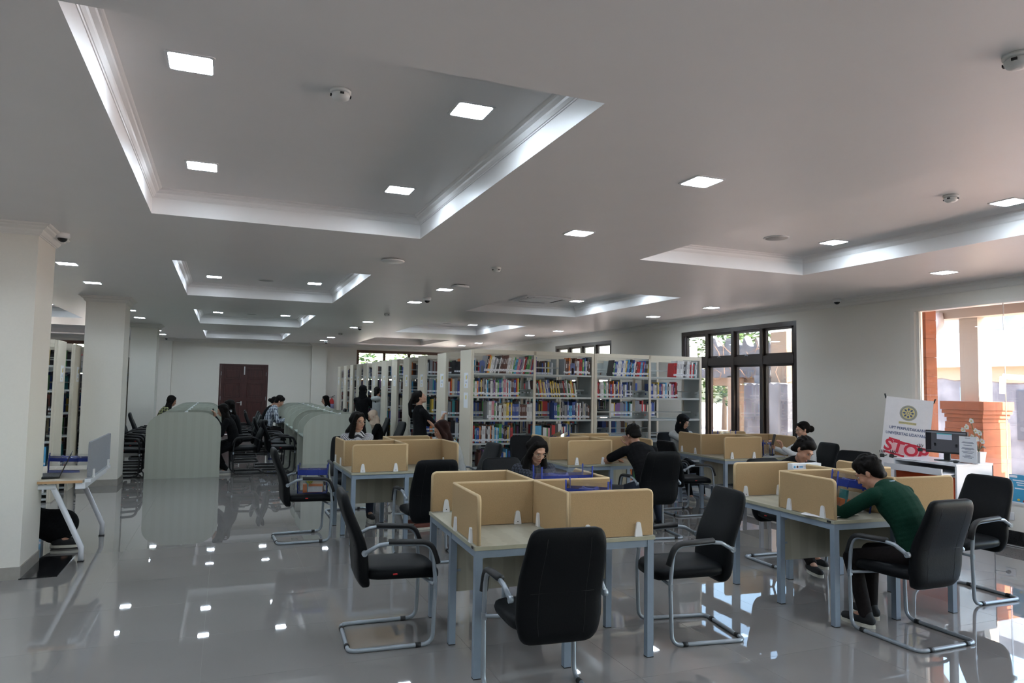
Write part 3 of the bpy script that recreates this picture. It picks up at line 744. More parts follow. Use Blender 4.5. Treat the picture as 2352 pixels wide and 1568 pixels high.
# ================================================================ READING TABLES
HT = 0.76
def quad(k, x, y):
    for _ in range(k): x, y = -y, x
    return x, y
def make_table(cx, cy, rot, mirror, label):
    t = empty('reading_table', (cx, cy, 0), rot, label, 'table', 'reading tables with tan dividers')
    mx = -1 if mirror else 1
    MB().box(-0.6, 0.6, -0.6, 0.6, HT - 0.025, HT).build('tabletop', M_TOP, t, bevel=0.002, seg=1)
    m = MB()
    for k in range(4):
        M = Matrix.Rotation(k * PI / 2, 4, 'Z'); m.box(-0.6005, 0.6005, -0.6012, -0.6, HT - 0.024, HT - 0.001, 0, M)
    m.build('edge_band', M_EDGE, t)
    for px, py in ((-1, -1), (0, -1), (1, -1), (1, 0), (1, 1), (0, 1), (-1, 1), (-1, 0)):
        lg = MB().box(px * 0.572 - 0.022, px * 0.572 + 0.022, py * 0.572 - 0.022, py * 0.572 + 0.022, 0.006, HT - 0.025).build('leg', M_TABLEG, t)
        MB().box(px * 0.572 - 0.0225, px * 0.572 + 0.0225, py * 0.572 - 0.0225, py * 0.572 + 0.0225, 0.0, 0.006).build('foot_cap', M_RUBBER, lg)
    for k in range(4):
        M = Matrix.Rotation(k * PI / 2, 4, 'Z')
        for a, b in ((-0.55, -0.022), (0.022, 0.55)):
            MB().box(a, b, -0.590, -0.560, HT - 0.070, HT - 0.026, 0, M).build('apron_rail', M_TABLEG, t)
        mp = MB().box(-0.009, 0.009, -0.55, -0.01, 0.34, HT - 0.03, 0, M).build('modesty_panel', M_TOP, t)
        for z in (0.47, 0.66): MB().box(0.009, 0.014, -0.552, -0.52, z, z + 0.016, 0, M).build('panel_bracket', M_TABLEG, mp)
    # corner badge
    q = MB().box(-0.602 * mx - 0.001, -0.602 * mx + 0.001, -0.57, -0.53, HT - 0.021, HT - 0.006); q.build('maker_badge', M_RUBBER, t)
    z0, z1, th = HT + 0.004, HT + 0.285, 0.0125
    def panel(k, x0, y0, x1, y1, round0, round1):
        """board standing on the line (x0,y0)-(x1,y1), rotated k quarter turns"""
        x0, x1 = x0 * mx, x1 * mx
        kk = (k if mx > 0 else (4 - k) % 4); a = quad(kk, x0, y0); b = quad(kk, x1, y1)
        L = math.hypot(b[0] - a[0], b[1] - a[1]); an = math.atan2(b[1] - a[1], b[0] - a[0])
        pts = [(0, 0), (L, 0)]; r = 0.028
        pts += [(L - r + r * math.cos(q), z1 - z0 - r + r * math.sin(q)) for q in [i * PI / 8 for i in range(5)]] if round1 else [(L, z1 - z0)]
        pts += [(r - r * math.sin(q), z1 - z0 - r + r * math.cos(q)) for q in [i * PI / 8 for i in range(5)]] if round0 else [(0, z1 - z0)]
        M = Matrix.Translation((a[0], a[1], z0)) @ Matrix.Rotation(an, 4, 'Z')
        p = MB().prism([(u, v) for u, v in pts], -th, th, 'y', M=M).build('partition_panel', M_FELT, t)
        e = [M @ Vector((u, 0, v)) for u, v in pts[1:]] + [M @ Vector((0, 0, 0))]
        MB().tube(e, 0.0128, 6, flat=None).build('edge_piping', M_FELTEDGE, p)
        return M, L
    def clamp(M, u, side=1):
        c = MB()
        for s in (-1, 1):
            c.prism([(-0.026, -0.003), (0.026, -0.003), (0.024, 0.02), (0.014, 0.078), (0.008, 0.086), (-0.008, 0.086), (-0.014, 0.078), (-0.024, 0.02)], s * 0.0135, s * 0.026, 'y', M=M @ Matrix.Translation((u, 0, 0)))
        c.cbox((u, 0, -0.001), (0.05, 0.056, 0.005), M)
        cl = c.build('panel_clamp', M_WHITEPVC, t)
        MB().lathe([(0.004, -0.001), (0.004, 0.001)], seg=8, M=M @ Matrix.Translation((u, -0.0265, 0.014)) @ Matrix.Rotation(PI / 2, 4, 'X')).build('screw', M_RUBBER, cl)
    for k in range(4):
        M, L = panel(k, -0.575, 0.0, -0.014, 0.0, False, False); clamp(M, L * 0.80)
        M, L = panel(k, -0.575, -0.585, -0.575, -0.013, True, False)
        clamp(M, L * 0.18); clamp(M, L * 0.80)
    return t
def table_at(nlx, nly, rot, mirror, label):
    r = R(rot); c, s = math.cos(r), math.sin(r)
    return make_table(nlx + 0.6 * c - 0.6 * s, nly + 0.6 * s + 0.6 * c, r, mirror, label)
table_at(1.386, 3.948, -2.6, False, 'nearest four-seat reading table with tan fabric dividers')
table_at(4.13, 3.92, -3.0, False, 'right four-seat reading table where the green sweater person writes')
table_at(1.265, 7.57, 1.0, True, 'far left four-seat reading table in front of the carrels')
table_at(3.85, 7.655, -1.0, True, 'middle four-seat reading table in front of the bookshelf')
table_at(6.29, 7.81, -4.0, True, 'far right four-seat reading table under the dark window')

# ================================================================ CARRELS
def carrel_outline():
    pts = [(-0.6, 0.0), (0.6, 0.0)]
    for i in range(9): a = PI / 2 * i / 8; pts.append((0.6 - 0.36 + 0.36 * math.cos(a), 1.15 - 0.31 + 0.31 * math.sin(a)))
    for i in range(9): a = PI / 2 * i / 8; pts.append((-0.6 + 0.40 - 0.40 * math.sin(a), 1.15 - 0.31 + 0.31 * math.cos(a)))
    return pts
def carrel_unit(x, y, L, label, last=False):
    t = empty('study_carrel', (x, y, 0), 0, label, 'carrel', 'double sided study carrels')
    MB().prism(carrel_outline(), 0, 0.025, 'y').build('end_panel', M_CARREL, t)
    if last: MB().prism(carrel_outline(), L - 0.025, L, 'y').build('end_panel', M_CARREL, t)
    MB().box(-0.0125, 0.0125, 0.025, L - 0.001, 0.08, 1.15).build('spine_panel', M_CARRELIN, t)
    for s in (-1, 1):
        MB().box(min(s * 0.0125, s * 0.58), max(s * 0.0125, s * 0.58), 0.025, L - 0.001, 0.725, 0.75).build('desk_board', M_CARRELIN, t)
    MB().box(-0.59, 0.59, 0.002, 0.02, -0.0, 0.012).build('plinth', M_RUBBER, t)
    MB().prism([(-0.03, 0), (0.03, 0), (0.02, 0.025)], 0.03, 0.034, 'y', M=Matrix.Translation((0.02, 0.02, 1.15))).build('number_card', M_PAPER, t)
    return t
for k in range(6): carrel_unit(-0.643, 13.72 + 1.06 * k, 1.06, 'pale green-grey double study carrel of the left row, %s from the near end' % ordn(k), k == 5)
for k in range(7): carrel_unit(1.90, 12.92 + 1.06 * k, 1.06, 'pale green-grey double study carrel of the right row, %s from the near end' % ordn(k), k == 6)
t = empty('drawer_pedestal', (1.17, 18.2, 0), 0, 'small white drawer unit under the right carrel row by the aisle', 'cabinet')
MB().box(-0.11, 0.11, -0.2, 0.2, 0.03, 0.46).build('cabinet_body', M_WHITE, t, bevel=0.003)
for k in range(3): dr = MB().box(-0.10, 0.10, -0.212, -0.2, 0.05 + k * 0.135, 0.17 + k * 0.135).build('drawer', M_WHITE, t); MB().box(-0.03, 0.03, -0.218, -0.212, 0.14 + k * 0.135, 0.15 + k * 0.135).build('drawer_handle', M_STEEL, dr)

# ================================================================ LIBRARY SHELVES
BZ = [0.06, 0.139, 0.489, 0.839, 1.189, 1.539, 1.889]
SD = 0.52
def make_shelf(label):
    """double sided two-bay steel rack; local origin at its near left floor corner"""
    t = empty('library_shelf', (0, 0, 0), 0, label, 'bookshelf')
    UW = 2.094
    ep = MB().box(0, 0.022, 0, SD, 0, 2.24).box(0.022, 0.05, 0, 0.03, 0, 2.24).box(0.022, 0.05, SD - 0.03, SD, 0, 2.24).build('end_panel', M_SHELF, t, bevel=0.004)
    sh = MB().box(-0.0015, 0, 0.12, 0.31, 1.66, 1.89).build('guide_sheet', M_PAPER, t)
    MB().cbox((-0.002, 0.20, 1.82), (0.001, 0.05, 0.06)).cbox((-0.002, 0.23, 1.70), (0.001, 0.03, 0.03)).build('printed_mark', mat('yellow_print', (0.7, 0.55, 0.12), 0.6), sh)
    MB().cbox((-0.002, 0.155, 1.83), (0.001, 0.02, 0.06)).cbox((-0.002, 0.20, 1.755), (0.001, 0.08, 0.006)).cbox((-0.002, 0.20, 1.74), (0.001, 0.08, 0.006)).build('printed_text', mat('blue_grey_print', (0.25, 0.3, 0.42), 0.6), sh)
    for x in (1.028, UW - 0.048):
        for y in (0.0, SD - 0.03): MB().box(x, x + 0.038, y, y + 0.03, 0, 2.24).build('post', M_SHELF, t)
        MB().box(x + 0.012, x + 0.026, 0.03, SD - 0.03, 2.0, 2.24).build('post_tie', M_SHELFG, t)
    MB().box(UW - 0.02, UW - 0.008, 0.03, SD - 0.03, 0.05, 2.15).build('side_sheet', M_SHELFG, t)
    for y in (0.0, SD - 0.03):
        MB().box(0.05, UW - 0.045, y, y + 0.03, 2.185, 2.245).build('top_rail', M_SHELF, t)
    MB().box(0.05, UW - 0.045, SD / 2 - 0.012, SD / 2 + 0.012, 2.15, 2.19).build('top_stiffener', M_SHELF, t)
    for bx in (0.052, 1.070):
        w = 0.972
        for z in BZ:
            b = MB().box(bx, bx + w, 0.008, SD - 0.008, z - 0.004, z).box(bx, bx + w, 0.006, 0.012, z - 0.028, z).box(bx, bx + w, SD - 0.012, SD - 0.006, z - 0.028, z).build('shelf_board', M_SHELFG, t)
            if z > 0.1:
                m = MB()
                for y in (SD / 2 - 0.012, SD / 2 + 0.012): m.box(bx, bx + w, y - 0.003, y + 0.003, z + 0.10, z + 0.118)
                m.build('back_stop_bar', M_SHELFG, b)
                for xx in (bx + 0.001, bx + w - 0.003):
                    m = MB(); m.box(xx, xx + 0.002, 0.02, SD - 0.02, z, z + 0.05); m.box(xx, xx + 0.002, 0.02, SD - 0.02, z + 0.075, z + 0.115)
                    for ya, yb in ((0.02, 0.07), (0.12, 0.17), (0.22, 0.30), (0.35, 0.40), (0.45, SD - 0.02)): m.box(xx, xx + 0.002, ya, yb, z + 0.05, z + 0.075)
                    m.build('slotted_bracket', M_SHELFG, b)
    return t
SX = 3.39
ROWY = [10.0, 11.30, 12.63, 13.83, 14.91, 16.02, 17.2, 18.4, 19.45, 20.55, 21.75, 23.05]
sh0 = make_shelf('beige steel library shelf nearest the tables, left half with two guide sheets')
sh0['group'] = 'beige steel library shelves'
sh0.location = (SX, ROWY[0], 0)
for r, y in enumerate(ROWY):
    for u in (0, 1):
        if r == 0 and u == 0: continue
        lb = 'beige steel library shelf in the %s row behind the reading tables, %s' % (ordn(r), 'end by the aisle' if u == 0 else 'end by the windows')
        copy_tree(sh0, (SX + 2.094 * u, y, 0), 0, lb, 'beige steel library shelves')
LROW = [11.45, 12.62, 13.72, 14.9, 16.1, 17.3, 18.7, 19.9]
shL = make_shelf('x'); shL.location = (-2.17, LROW[0] + SD, 0); shL.rotation_euler = (0, 0, PI)
for o in [c for c in shL.children if c.name.startswith('guide')]: pass
for r, y in enumerate(LROW):
    lb = 'beige steel library shelf on the left behind the columns, %s row' % ordn(r)
    if r == 0: shL['label'] = lb; shL['group'] = 'library shelves on the left'
    else: copy_tree(shL, (-2.17, y + SD, 0), PI, lb, 'library shelves on the left')
    copy_tree(shL, (-2.17 - 2.094, y + SD, 0), PI, lb.replace('shelf on', 'shelf deeper on'), 'library shelves on the left')
gs = MB().box(-0.0015, 0, 0.12, 0.31, 1.36, 1.59); g_ = gs.build('guide_sheet', M_PAPER, None)
g_.parent = sh0
m = MB().cbox((-0.002, 0.20, 1.52), (0.001, 0.05, 0.06)).build('printed_mark', mat('yellow_print', (0, 0, 0)), g_)

# ---- books
CC = {'W': (0.66, 0.66, 0.66), 'K': (0.02, 0.02, 0.025), 'R': (0.42, 0.02, 0.025), 'B': (0.03, 0.07, 0.28), 'L': (0.08, 0.35, 0.60), 'G': (0.06, 0.26, 0.07), 'Y': (0.60, 0.42, 0.06),
      'O': (0.62, 0.17, 0.04), 'P': (0.20, 0.10, 0.24), 'N': (0.10, 0.035, 0.025), 'S': (0.22, 0.23, 0.25), 'T': (0.04, 0.24, 0.26), 'C': (0.55, 0.50, 0.38), 'M': (0.55, 0.20, 0.26)}
CN = {'W': 'white', 'K': 'black', 'R': 'red', 'B': 'dark blue', 'L': 'light blue', 'G': 'green', 'Y': 'yellow', 'O': 'orange', 'P': 'purple', 'N': 'dark brown', 'S': 'grey', 'T': 'teal', 'C': 'cream', 'M': 'pink'}
BM = {}
for k_, c_ in CC.items():
    mm = mat(CN[k_].replace(' ', '_') + '_book_cover', c_, 0.45, var=0.05, scale=30)
    # unit book: spine towards -y, width x, height z, with page block inset
    q = MB()
    q.box(-0.5, -0.42, 0.03, 1, 0, 1).box(0.42, 0.5, 0.03, 1, 0, 1)
    q.prism([(-0.5, 0.03), (-0.3, 0.004), (0.3, 0.004), (0.5, 0.03), (0.5, 0.06), (-0.5, 0.06)], 0, 1, 'z')
    q.box(-0.42, 0.42, 0.06, 0.97, 0.02, 0.975, 1)
    tc_ = random.choice('WKCS') if k_ not in 'W' else 'S'
    q.box(-0.16, 0.16, -0.0, 0.005, 0.52, 0.82, 2)
    BM[k_] = q.mesh('book', [mm, M_PAPER, mat(CN[tc_].replace(' ', '_') + '_book_cover', CC[tc_], 0.45, var=0.05, scale=30)])
LM = MB().box(-0.47, 0.47, -0.008, 0.0, 0.11, 0.24).box(-0.12, 0.12, -0.009, -0.0085, 0.14, 0.2, 1).mesh('spine_label', [M_PAPER, M_BLACKSTONE])
FRONT = [  # level, bay, start, end, lean in degrees, colours; '=' is a bookend
 (6, 0, 0.10, 0.868, 11, '=SKOYWWSWKKWNNNNNWWCWGLLMMPSWRKGGSRBB'),
 (6, 1, 0.43, 0.850, 2, 'SNNOC=NNWWRRGBWKN'),
 (6, 2, 0.25, 0.860, 8, 'KGBBWWWBWWYBLBKLBWNRRLLRBKKY'),
 (6, 3, 0.40, 0.830, 4, 'RRWWWWWKSWWRWRTW'),
 (5, 0, 0.00, 0.660, 0, 'GWWOBKYNSKWLKKWWSPCWGBBTWMMWRWLWNNBBRY'),
 (5, 1, 0.01, 0.640, -9, 'NNTRYYPYCBWBKYKYKYKYKKKKRKSWGKWYYRGW'),
 (5, 2, 0.00, 0.440, -1, 'MRNWWWGTCWKRBROWKBYPWB'),
 (5, 3, 0.00, 0.480, 0, 'BBCWWSYBBRWWLWKWWMPNRN'),
 (4, 0, 0.20, 0.868, 0, 'SWWMMGWKWWNCCYYBYBBBBSNNNNNWWWW'),
 (4, 1, 0.29, 0.850, 0, 'BBGGCKSKSSBLLBBKWRWKSCSKN'),
 (3, 0, 0.00, 0.580, 1, 'RKLBBONWWWNKWWONWCLWLGGBKNKYSRR'),
 (3, 1, 0.00, 0.490, 0, 'LLLLKWWGMKRRKKWWCRWB')]
LV = {6: 'top', 5: 'second', 4: 'third', 3: 'fourth'}
BAYX = [0.052, 1.070, 0.052 + 2.094, 1.070 + 2.094]
rb = random.Random(21); nb = 0; overflow = MB()
SLOT = list(CC)
def place_book(colour, x, y, z, w, d, h, lean, label, group, flip=False):
    o = bpy.data.objects.new('book', BM[colour]); COL.objects.link(o)
    o.location = (x, y, z); o.scale = (w, d, h); o.rotation_euler = (0, lean, PI if flip else 0)
    tag(o, label, 'book', group)
    l = bpy.data.objects.new('spine_label', LM); COL.objects.link(l); l.parent = o
be = None
for lv, bay, s, e, lean, cols in FRONT:
    n = len(cols); ws = [rb.uniform(0.75, 1.3) for _ in cols]
    ws = [w * (2.2 if c == '=' else 1) for w, c in zip(ws, cols)]; tot = sum(ws); prev = None
    x = SX + BAYX[bay] + s * 1.115; hh = 0.245; la = R(lean); idx = {}
    for k, c in enumerate(cols):
        w = ws[k] / tot * (e - s) * 1.115
        if c != prev: hh = rb.uniform(0.21, 0.28)
        if c == '=':
            t = empty('bookend', (x + w / 2, 10.014, BZ[lv] + 0.0005), 0, 'blue metal bookend on the top shelf, %s bay from the left' % ordn(bay), 'bookend', 'blue bookends')
            m = MB(); mm = mat('blue_enamel_steel', (0.035, 0.07, 0.20), 0.4)
            o2 = rrect(0.085, 0.19, 0.03, 4, 0, 0.095); i2 = rrect(0.04, 0.10, 0.018, 4, 0, 0.06); n2 = len(o2)
            vs = [(a, 0.0, b) for a, b in o2] + [(a, 0.0, b) for a, b in i2]; vs += [(a, 0.003, b) for a, _, b in vs]
            fs = []
            for q in range(n2):
                r_ = (q + 1) % n2; fs += [(q, r_, n2 + r_, n2 + q), (2 * n2 + q, 3 * n2 + q, 3 * n2 + r_, 2 * n2 + r_), (q, 2 * n2 + q, 2 * n2 + r_, r_), (n2 + q, n2 + r_, 3 * n2 + r_, 3 * n2 + q)]
            m.add(vs, fs).build('upright_plate', mm, t); MB().box(-0.04, 0.04, 0.0, 0.10, 0, 0.002).build('base_plate', mm, t)
        else:
            idx[c] = idx.get(c, 0) + 1
            h = hh + rb.uniform(-0.004, 0.004)
            lb = '%s book standing in the front shelf, %s shelf from the top, %s bay, %s %s one from the left' % (CN[c], {'top': 'first'}.get(LV[lv], LV[lv]), ordn(bay), ordn(idx[c] - 1), CN[c])
            lb = '%s book, front bookshelf %s shelf, %s bay, %s %s from left' % (CN[c], LV[lv], ordn(bay), ordn(idx[c] - 1), CN[c])
            if nb < 300:
                dz = abs(math.sin(la)) * w / 2
                place_book(c, x + w / 2 - (math.sin(la) * 0.0), 10.014, BZ[lv] + dz + 0.0005, w * 0.94, 0.18, h, la, lb, 'books standing on the front shelf'); nb += 1
            else:
                overflow.box(x, x + w * 0.94, 10.014, 10.19, BZ[lv], BZ[lv] + h, SLOT.index(c))
        prev = c; x += w / math.cos(la) if lean else w
SM = [bpy.data.materials[CN[c].replace(' ', '_') + '_book_cover'] for c in SLOT] + [M_PAPER]
if overflow.v: tag(overflow.build('books', SM), 'remaining books at the end of the fourth shelf of the front bookshelf', 'books', kind='stuff')
def fill(mb, x0, x1, y, z, depth, face, rnd, p=0.85, wid=(0.016, 0.034)):
    """one stretch of shelf: a run of books with the spines at y, facing `face`"""
    if rnd.random() > p: return
    a = x0 + (x1 - x0) * rnd.choice([0, 0, 0.1, 0.3]); b = x0 + (x1 - x0) * rnd.choice([1, 0.95, 0.8, 0.6]); x = a; c = 0; h = 0.22
    while x < b - 0.03:
        if rnd.random() < 0.75: c = SLOT.index(rnd.choice('WWWKKKKRBBLGYONSSSSTCPNNKKBBTN')); h = rnd.uniform(0.20, 0.28)
        w = rnd.uniform(*wid); ya, yb = (y, y + depth) if face < 0 else (y - depth, y)
        mb.box(x, x + w * 0.95, ya, yb, z, z + h, c)
        yl = y - 0.001 if face < 0 else y + 0.001
        mb.box(x + w * 0.08, x + w * 0.87, min(yl, y), max(yl, y), z + 0.03, z + 0.06, len(SLOT))
        x += w
for r, y in enumerate(ROWY):
    rnd = random.Random(100 + r); m = MB()
    for b in range(4):
        for lv in range(1, 7):
            x0 = SX + BAYX[b] + 0.004; x1 = x0 + 0.962
            if r > 0: fill(m, x0, x1, y + 0.012, BZ[lv], 0.16, -1, rnd, 0.8 if r > 1 else (0.65 if b < 2 else 0.3))
            elif lv < 3: fill(m, x0, x1, y + 0.012, BZ[lv], 0.16, -1, rnd, 0.5)
            fill(m, x0, x1, y + SD - 0.012, BZ[lv], 0.16, 1, rnd, 0.7 if r > 1 else 0.25)
    tag(m.build('books', SM), 'packed rows of books on the %s bookshelf row behind the tables' % ordn(r) if r else 'books on the lowest boards and the back of the front bookshelf', 'books', kind='stuff')
for r, y in enumerate(LROW):
    rnd = random.Random(300 + r); m = MB()
    for b in range(4):
        for lv in range(1, 7):
            x1 = -2.17 - BAYX[b] - 0.004; x0 = x1 - 0.962
            fill(m, x0, x1, y + 0.012, BZ[lv], 0.16, -1, rnd, 0.95); fill(m, x0, x1, y + SD - 0.012, BZ[lv], 0.16, 1, rnd, 0.8)
    tag(m.build('books', SM), 'books filling the left bookshelf behind the columns, %s row' % ordn(r), 'books', kind='stuff')
# ================================================================ KIOSK DESK BY THE WINDOW
t = empty('computer_desk', (7.8, 5.81, 0), 0, 'white computer desk with orange front panel and open keyboard drawer', 'desk')
X0, X1, Y0, Y1 = -0.30, 0.30, -0.395, 0.395
MB().box(X0, X1, Y0, Y0 + 0.022, 0, 0.89).box(X0, X1, Y1 - 0.022, Y1, 0, 0.89).box(X1 - 0.02, X1, Y0, Y1, 0, 0.89).build('desk_body', M_WHITE, t, bevel=0.002)
MB().box(X0 - 0.005, X1, Y0, Y1, 0.89, 0.915).build('desk_top', M_WHITE, t, bevel=0.002)
MB().box(X0 + 0.01, X0 + 0.03, Y0 + 0.022, Y1 - 0.022, 0.05, 0.765).build('front_panel', M_ORANGE, t)
dr = MB().box(-0.50, -0.485, Y0 + 0.03, Y1 - 0.03, 0.795, 0.865).build('keyboard_drawer', M_WHITE, t)
MB().box(-0.485, 0.1, Y0 + 0.03, Y1 - 0.03, 0.795, 0.81).build('drawer_floor', M_WHITE, dr)
MB().box(X0 + 0.01, X1 - 0.02, Y0 + 0.022, Y1 - 0.022, 0.77, 0.785).build('inner_shelf', M_WHITE, t)
ky = empty('keyboard', (7.46, 5.83, 0.812), 0, 'dark keyboard lying in the open drawer of the white desk', 'keyboard')
MB().box(-0.07, 0.07, -0.2, 0.2, 0, 0.015).build('keyboard_body', M_RUBBER, ky, bevel=0.003)
m = MB()
for a in range(5):
    for b in range(14): m.cbox((-0.055 + a * 0.027, -0.182 + b * 0.028, 0.018), (0.021, 0.022, 0.007))
m.build('keys', mat('dark_key', (0.03, 0.03, 0.033), 0.5), ky)['kind'] = 'stuff'
# monitor facing the room (-x)
t = empty('monitor', (7.78, 5.73, 0.915), R(8), 'black flat monitor with a dark web page on the white desk', 'monitor')
MB().box(-0.02, 0.015, -0.235, 0.235, 0.085, 0.345).build('monitor_housing', M_RUBBER, t, bevel=0.004)
scr = MB().box(-0.0215, -0.02, -0.222, 0.222, 0.105, 0.333).build('screen', mat('lit_screen_grey', (0.045, 0.047, 0.055), 0.2, emit=0.5), t)
e_ = -0.0225
MB().box(e_, e_ + 0.001, -0.222, 0.222, 0.318, 0.333).build('browser_bar', mat('screen_bar', (0.10, 0.11, 0.13), 0.3, emit=0.6), scr)
MB().box(e_, e_ + 0.001, -0.07, 0.10, 0.245, 0.312).build('web_banner', mat('screen_pale', (0.22, 0.24, 0.30), 0.3, emit=0.7), scr)
MB().box(e_ - 0.001, e_, -0.07, 0.10, 0.303, 0.312).build('teal_strip', mat('screen_teal', (0.03, 0.22, 0.25), 0.3, emit=0.6), scr)
MB().box(e_, e_ + 0.001, 0.165, 0.222, 0.118, 0.315).build('side_menu', mat('screen_dark', (0.012, 0.012, 0.016), 0.3), scr)
for yy_ in (0.12, -0.12, -0.18): MB().box(e_ - 0.001, e_, yy_ - 0.012, yy_ + 0.012, 0.165, 0.20).build('icon', mat('screen_dark', (0, 0, 0)), scr)
MB().box(-0.004, 0.014, -0.035, 0.035, 0.008, 0.10).build('monitor_neck', M_RUBBER, t)
MB().prism(rrect(0.16, 0.24, 0.03), 0, 0.010, 'z').build('monitor_foot', M_RUBBER, t)
t = empty('computer_mouse', (7.66, 5.54, 0.915), R(20), 'small black mouse in front of the monitor', 'mouse')
MB().ell((0, 0, 0.014), (0.045, 0.028, 0.018), 14, 8).build('mouse_shell', M_RUBBER, t)
MB().tube([(0.04, 0, 0.01), (0.09, 0.06, 0.004), (0.12, 0.16, 0.004)], 0.002, 5).build('cable', M_RUBBER, t)
t = empty('sign_holder', (7.74, 5.45, 0.915), R(0), 'clear upright sign holder with a printed white notice on the white desk', 'sign')
MB().box(-0.03, 0.03, -0.10, 0.10, 0, 0.004).build('acrylic_foot', M_VINYL, t)
sh = MB().box(-0.003, 0.0, -0.10, 0.10, 0.01, 0.30).build('notice_sheet', M_PAPER, t)
MB().box(0.001, 0.003, -0.104, 0.104, 0.0, 0.308).build('acrylic_back', M_VINYL, t)
M_PRINT = mat('dark_print', (0.10, 0.13, 0.20), 0.7)
for k, (w_, z_) in enumerate([(0.06, 0.28), (0.12, 0.235), (0.14, 0.225), (0.10, 0.20), (0.13, 0.17), (0.15, 0.16), (0.07, 0.15), (0.14, 0.13), (0.11, 0.115), (0.06, 0.09), (0.13, 0.075), (0.09, 0.06)]):
    MB().box(-0.0042, -0.0032, -w_ / 2, w_ / 2, z_, z_ + 0.005).build('text_line', M_PRINT, sh)
# potted orchid
t = empty('potted_orchid', (7.86, 5.30 + 0.16, 0.915), 0, 'white orchid in a small white pot on the white desk', 'plant')
t.location = (7.95, 5.475, 0.915)
MB().prism([(-0.045, -0.045), (0.045, -0.045), (0.045, 0.045), (-0.045, 0.045)], 0, 0.001, 'z').add([(-0.042, -0.042, 0), (0.042, -0.042, 0), (0.042, 0.042, 0), (-0.042, 0.042, 0), (-0.055, -0.055, 0.125), (0.055, -0.055, 0.125), (0.055, 0.055, 0.125), (-0.055, 0.055, 0.125)], [(0, 1, 5, 4), (1, 2, 6, 5), (2, 3, 7, 6), (3, 0, 4, 7), (4, 5, 6, 7)]).build('pot', M_WHITEPVC, t)
M_STEM = mat('orchid_stem', (0.12, 0.16, 0.05), 0.6); M_PETAL = mat('white_petal', (0.85, 0.85, 0.83), 0.6)
for s in ([(0, 0, 0.12), (-0.01, 0.03, 0.30), (-0.04, 0.05, 0.45), (-0.05, 0.02, 0.50)], [(0, 0, 0.12), (0.0, -0.02, 0.25), (-0.03, -0.05, 0.34), (-0.05, -0.09, 0.36)]):
    MB().tube([Vector(p) for p in s], 0.004, 6).build('flower_stem', M_STEM, t)
for (dx, dy, dz), a in (((0.03, 0.10, 0.17), 0.5), ((-0.02, 0.09, 0.14), 2.2), ((0.0, -0.09, 0.16), 4.0), ((-0.08, 0.0, 0.15), 3.0)):
    p = Vector((0, 0, 0.125)); q = Vector((dx, dy, dz)) ; mid = (p + q) / 2 + Vector((0, 0, 0.05)); s_ = Vector((-dy, dx, 0)).normalized() * 0.022
    MB().add([p, mid + s_, q, mid - s_, mid + Vector((0, 0, 0.004))], [(0, 3, 4), (0, 4, 1), (1, 4, 2), (4, 3, 2)], 0, True).build('leaf', mat('dark_orchid_leaf', (0.03, 0.07, 0.02), 0.45), t)
rnd = random.Random(4)
for c in ((-0.06, 0.03, 0.47), (-0.07, 0.08, 0.40), (-0.06, 0.13, 0.36), (-0.06, -0.02, 0.36), (-0.07, -0.07, 0.34), (-0.06, -0.03, 0.27), (-0.06, -0.09, 0.25), (-0.07, 0.02, 0.29), (-0.05, 0.06, 0.22)):
    m = MB(); c = Vector(c)
    for k in range(5):
        a = 2 * PI * k / 5 + rnd.uniform(-.2, .2); r_ = 0.036 * (1.0 if k % 2 else 0.85)
        u = Vector((-0.25, math.cos(a), math.sin(a))) * r_; v = Vector((0, -math.sin(a), math.cos(a))) * r_ * 0.5
        m.add([c, c + u * 0.6 - v, c + u, c + u * 0.6 + v, c + u * 0.5 + Vector((-0.006, 0, 0))], [(0, 1, 4), (1, 2, 4), (2, 3, 4), (3, 0, 4)], 0, True)
    f_ = m.build('flower', M_PETAL, t); MB().ell(c + Vector((-0.01, 0, 0)), (0.008, 0.008, 0.008), 8, 6).build('flower_centre', mat('pale_yellow_centre', (0.6, 0.5, 0.15), 0.6), f_)
# right wall poster stuck on the low part of the glass
t = empty('wall_poster', (8.335, 5.235, 0.64), 0, 'blue poster with white title low on the glass at the right edge', 'poster')
MB().box(0, 0.003, -0.16, 0.16, -0.155, 0.15).build('poster_sheet', mat('sky_blue_print', (0.04, 0.30, 0.50), 0.4), t)
MB().box(-0.001, 0, -0.16, 0.16, -0.168, -0.155).build('white_border', M_PAPER, t)
MB().box(-0.001, 0, 0.07, 0.155, 0.115, 0.14).build('logo_panel', M_PAPER, t)
for w_, z_ in ((0.24, 0.08), (0.16, 0.055), (0.14, 0.03), (0.20, -0.01)): MB().box(-0.001, 0, -w_ / 2, w_ / 2, z_, z_ + 0.012).build('text_line', M_PAPER, t)
for y_, z_, c_ in ((0.06, -0.13, 'Y'), (-0.02, -0.12, 'O'), (-0.08, -0.11, 'W'), (0.0, -0.14, 'R')): MB().ell((-0.001, y_, z_), (0.001, 0.018, 0.014), 10, 4).build('printed_flower', bpy.data.materials[CN[c_] + '_book_cover'], t)
t = empty('wall_socket', (XR, 5.41, 0.315), 0, 'white wall socket with a black plug on the low right wall', 'socket')
MB().box(-0.010, 0, -0.055, 0.055, -0.045, 0.045).build('socket_plate', M_WHITEPVC, t, bevel=0.003)
MB().lathe([(0.018, 0), (0.022, 0.02), (0.016, 0.045)], seg=14, M=Matrix.Translation((-0.008, 0.01, 0)) @ Matrix.Rotation(-PI / 2, 4, 'Y')).build('plug', M_RUBBER, t)
tag(MB().tube([(8.29, 5.42, 0.315), (8.2, 5.48, 0.30), (8.12, 5.55, 0.5), (8.11, 5.6, 0.8)], 0.004, 6).build('power_cord', M_RUBBER), 'black cord running from the wall plug up behind the white desk', 'cord')
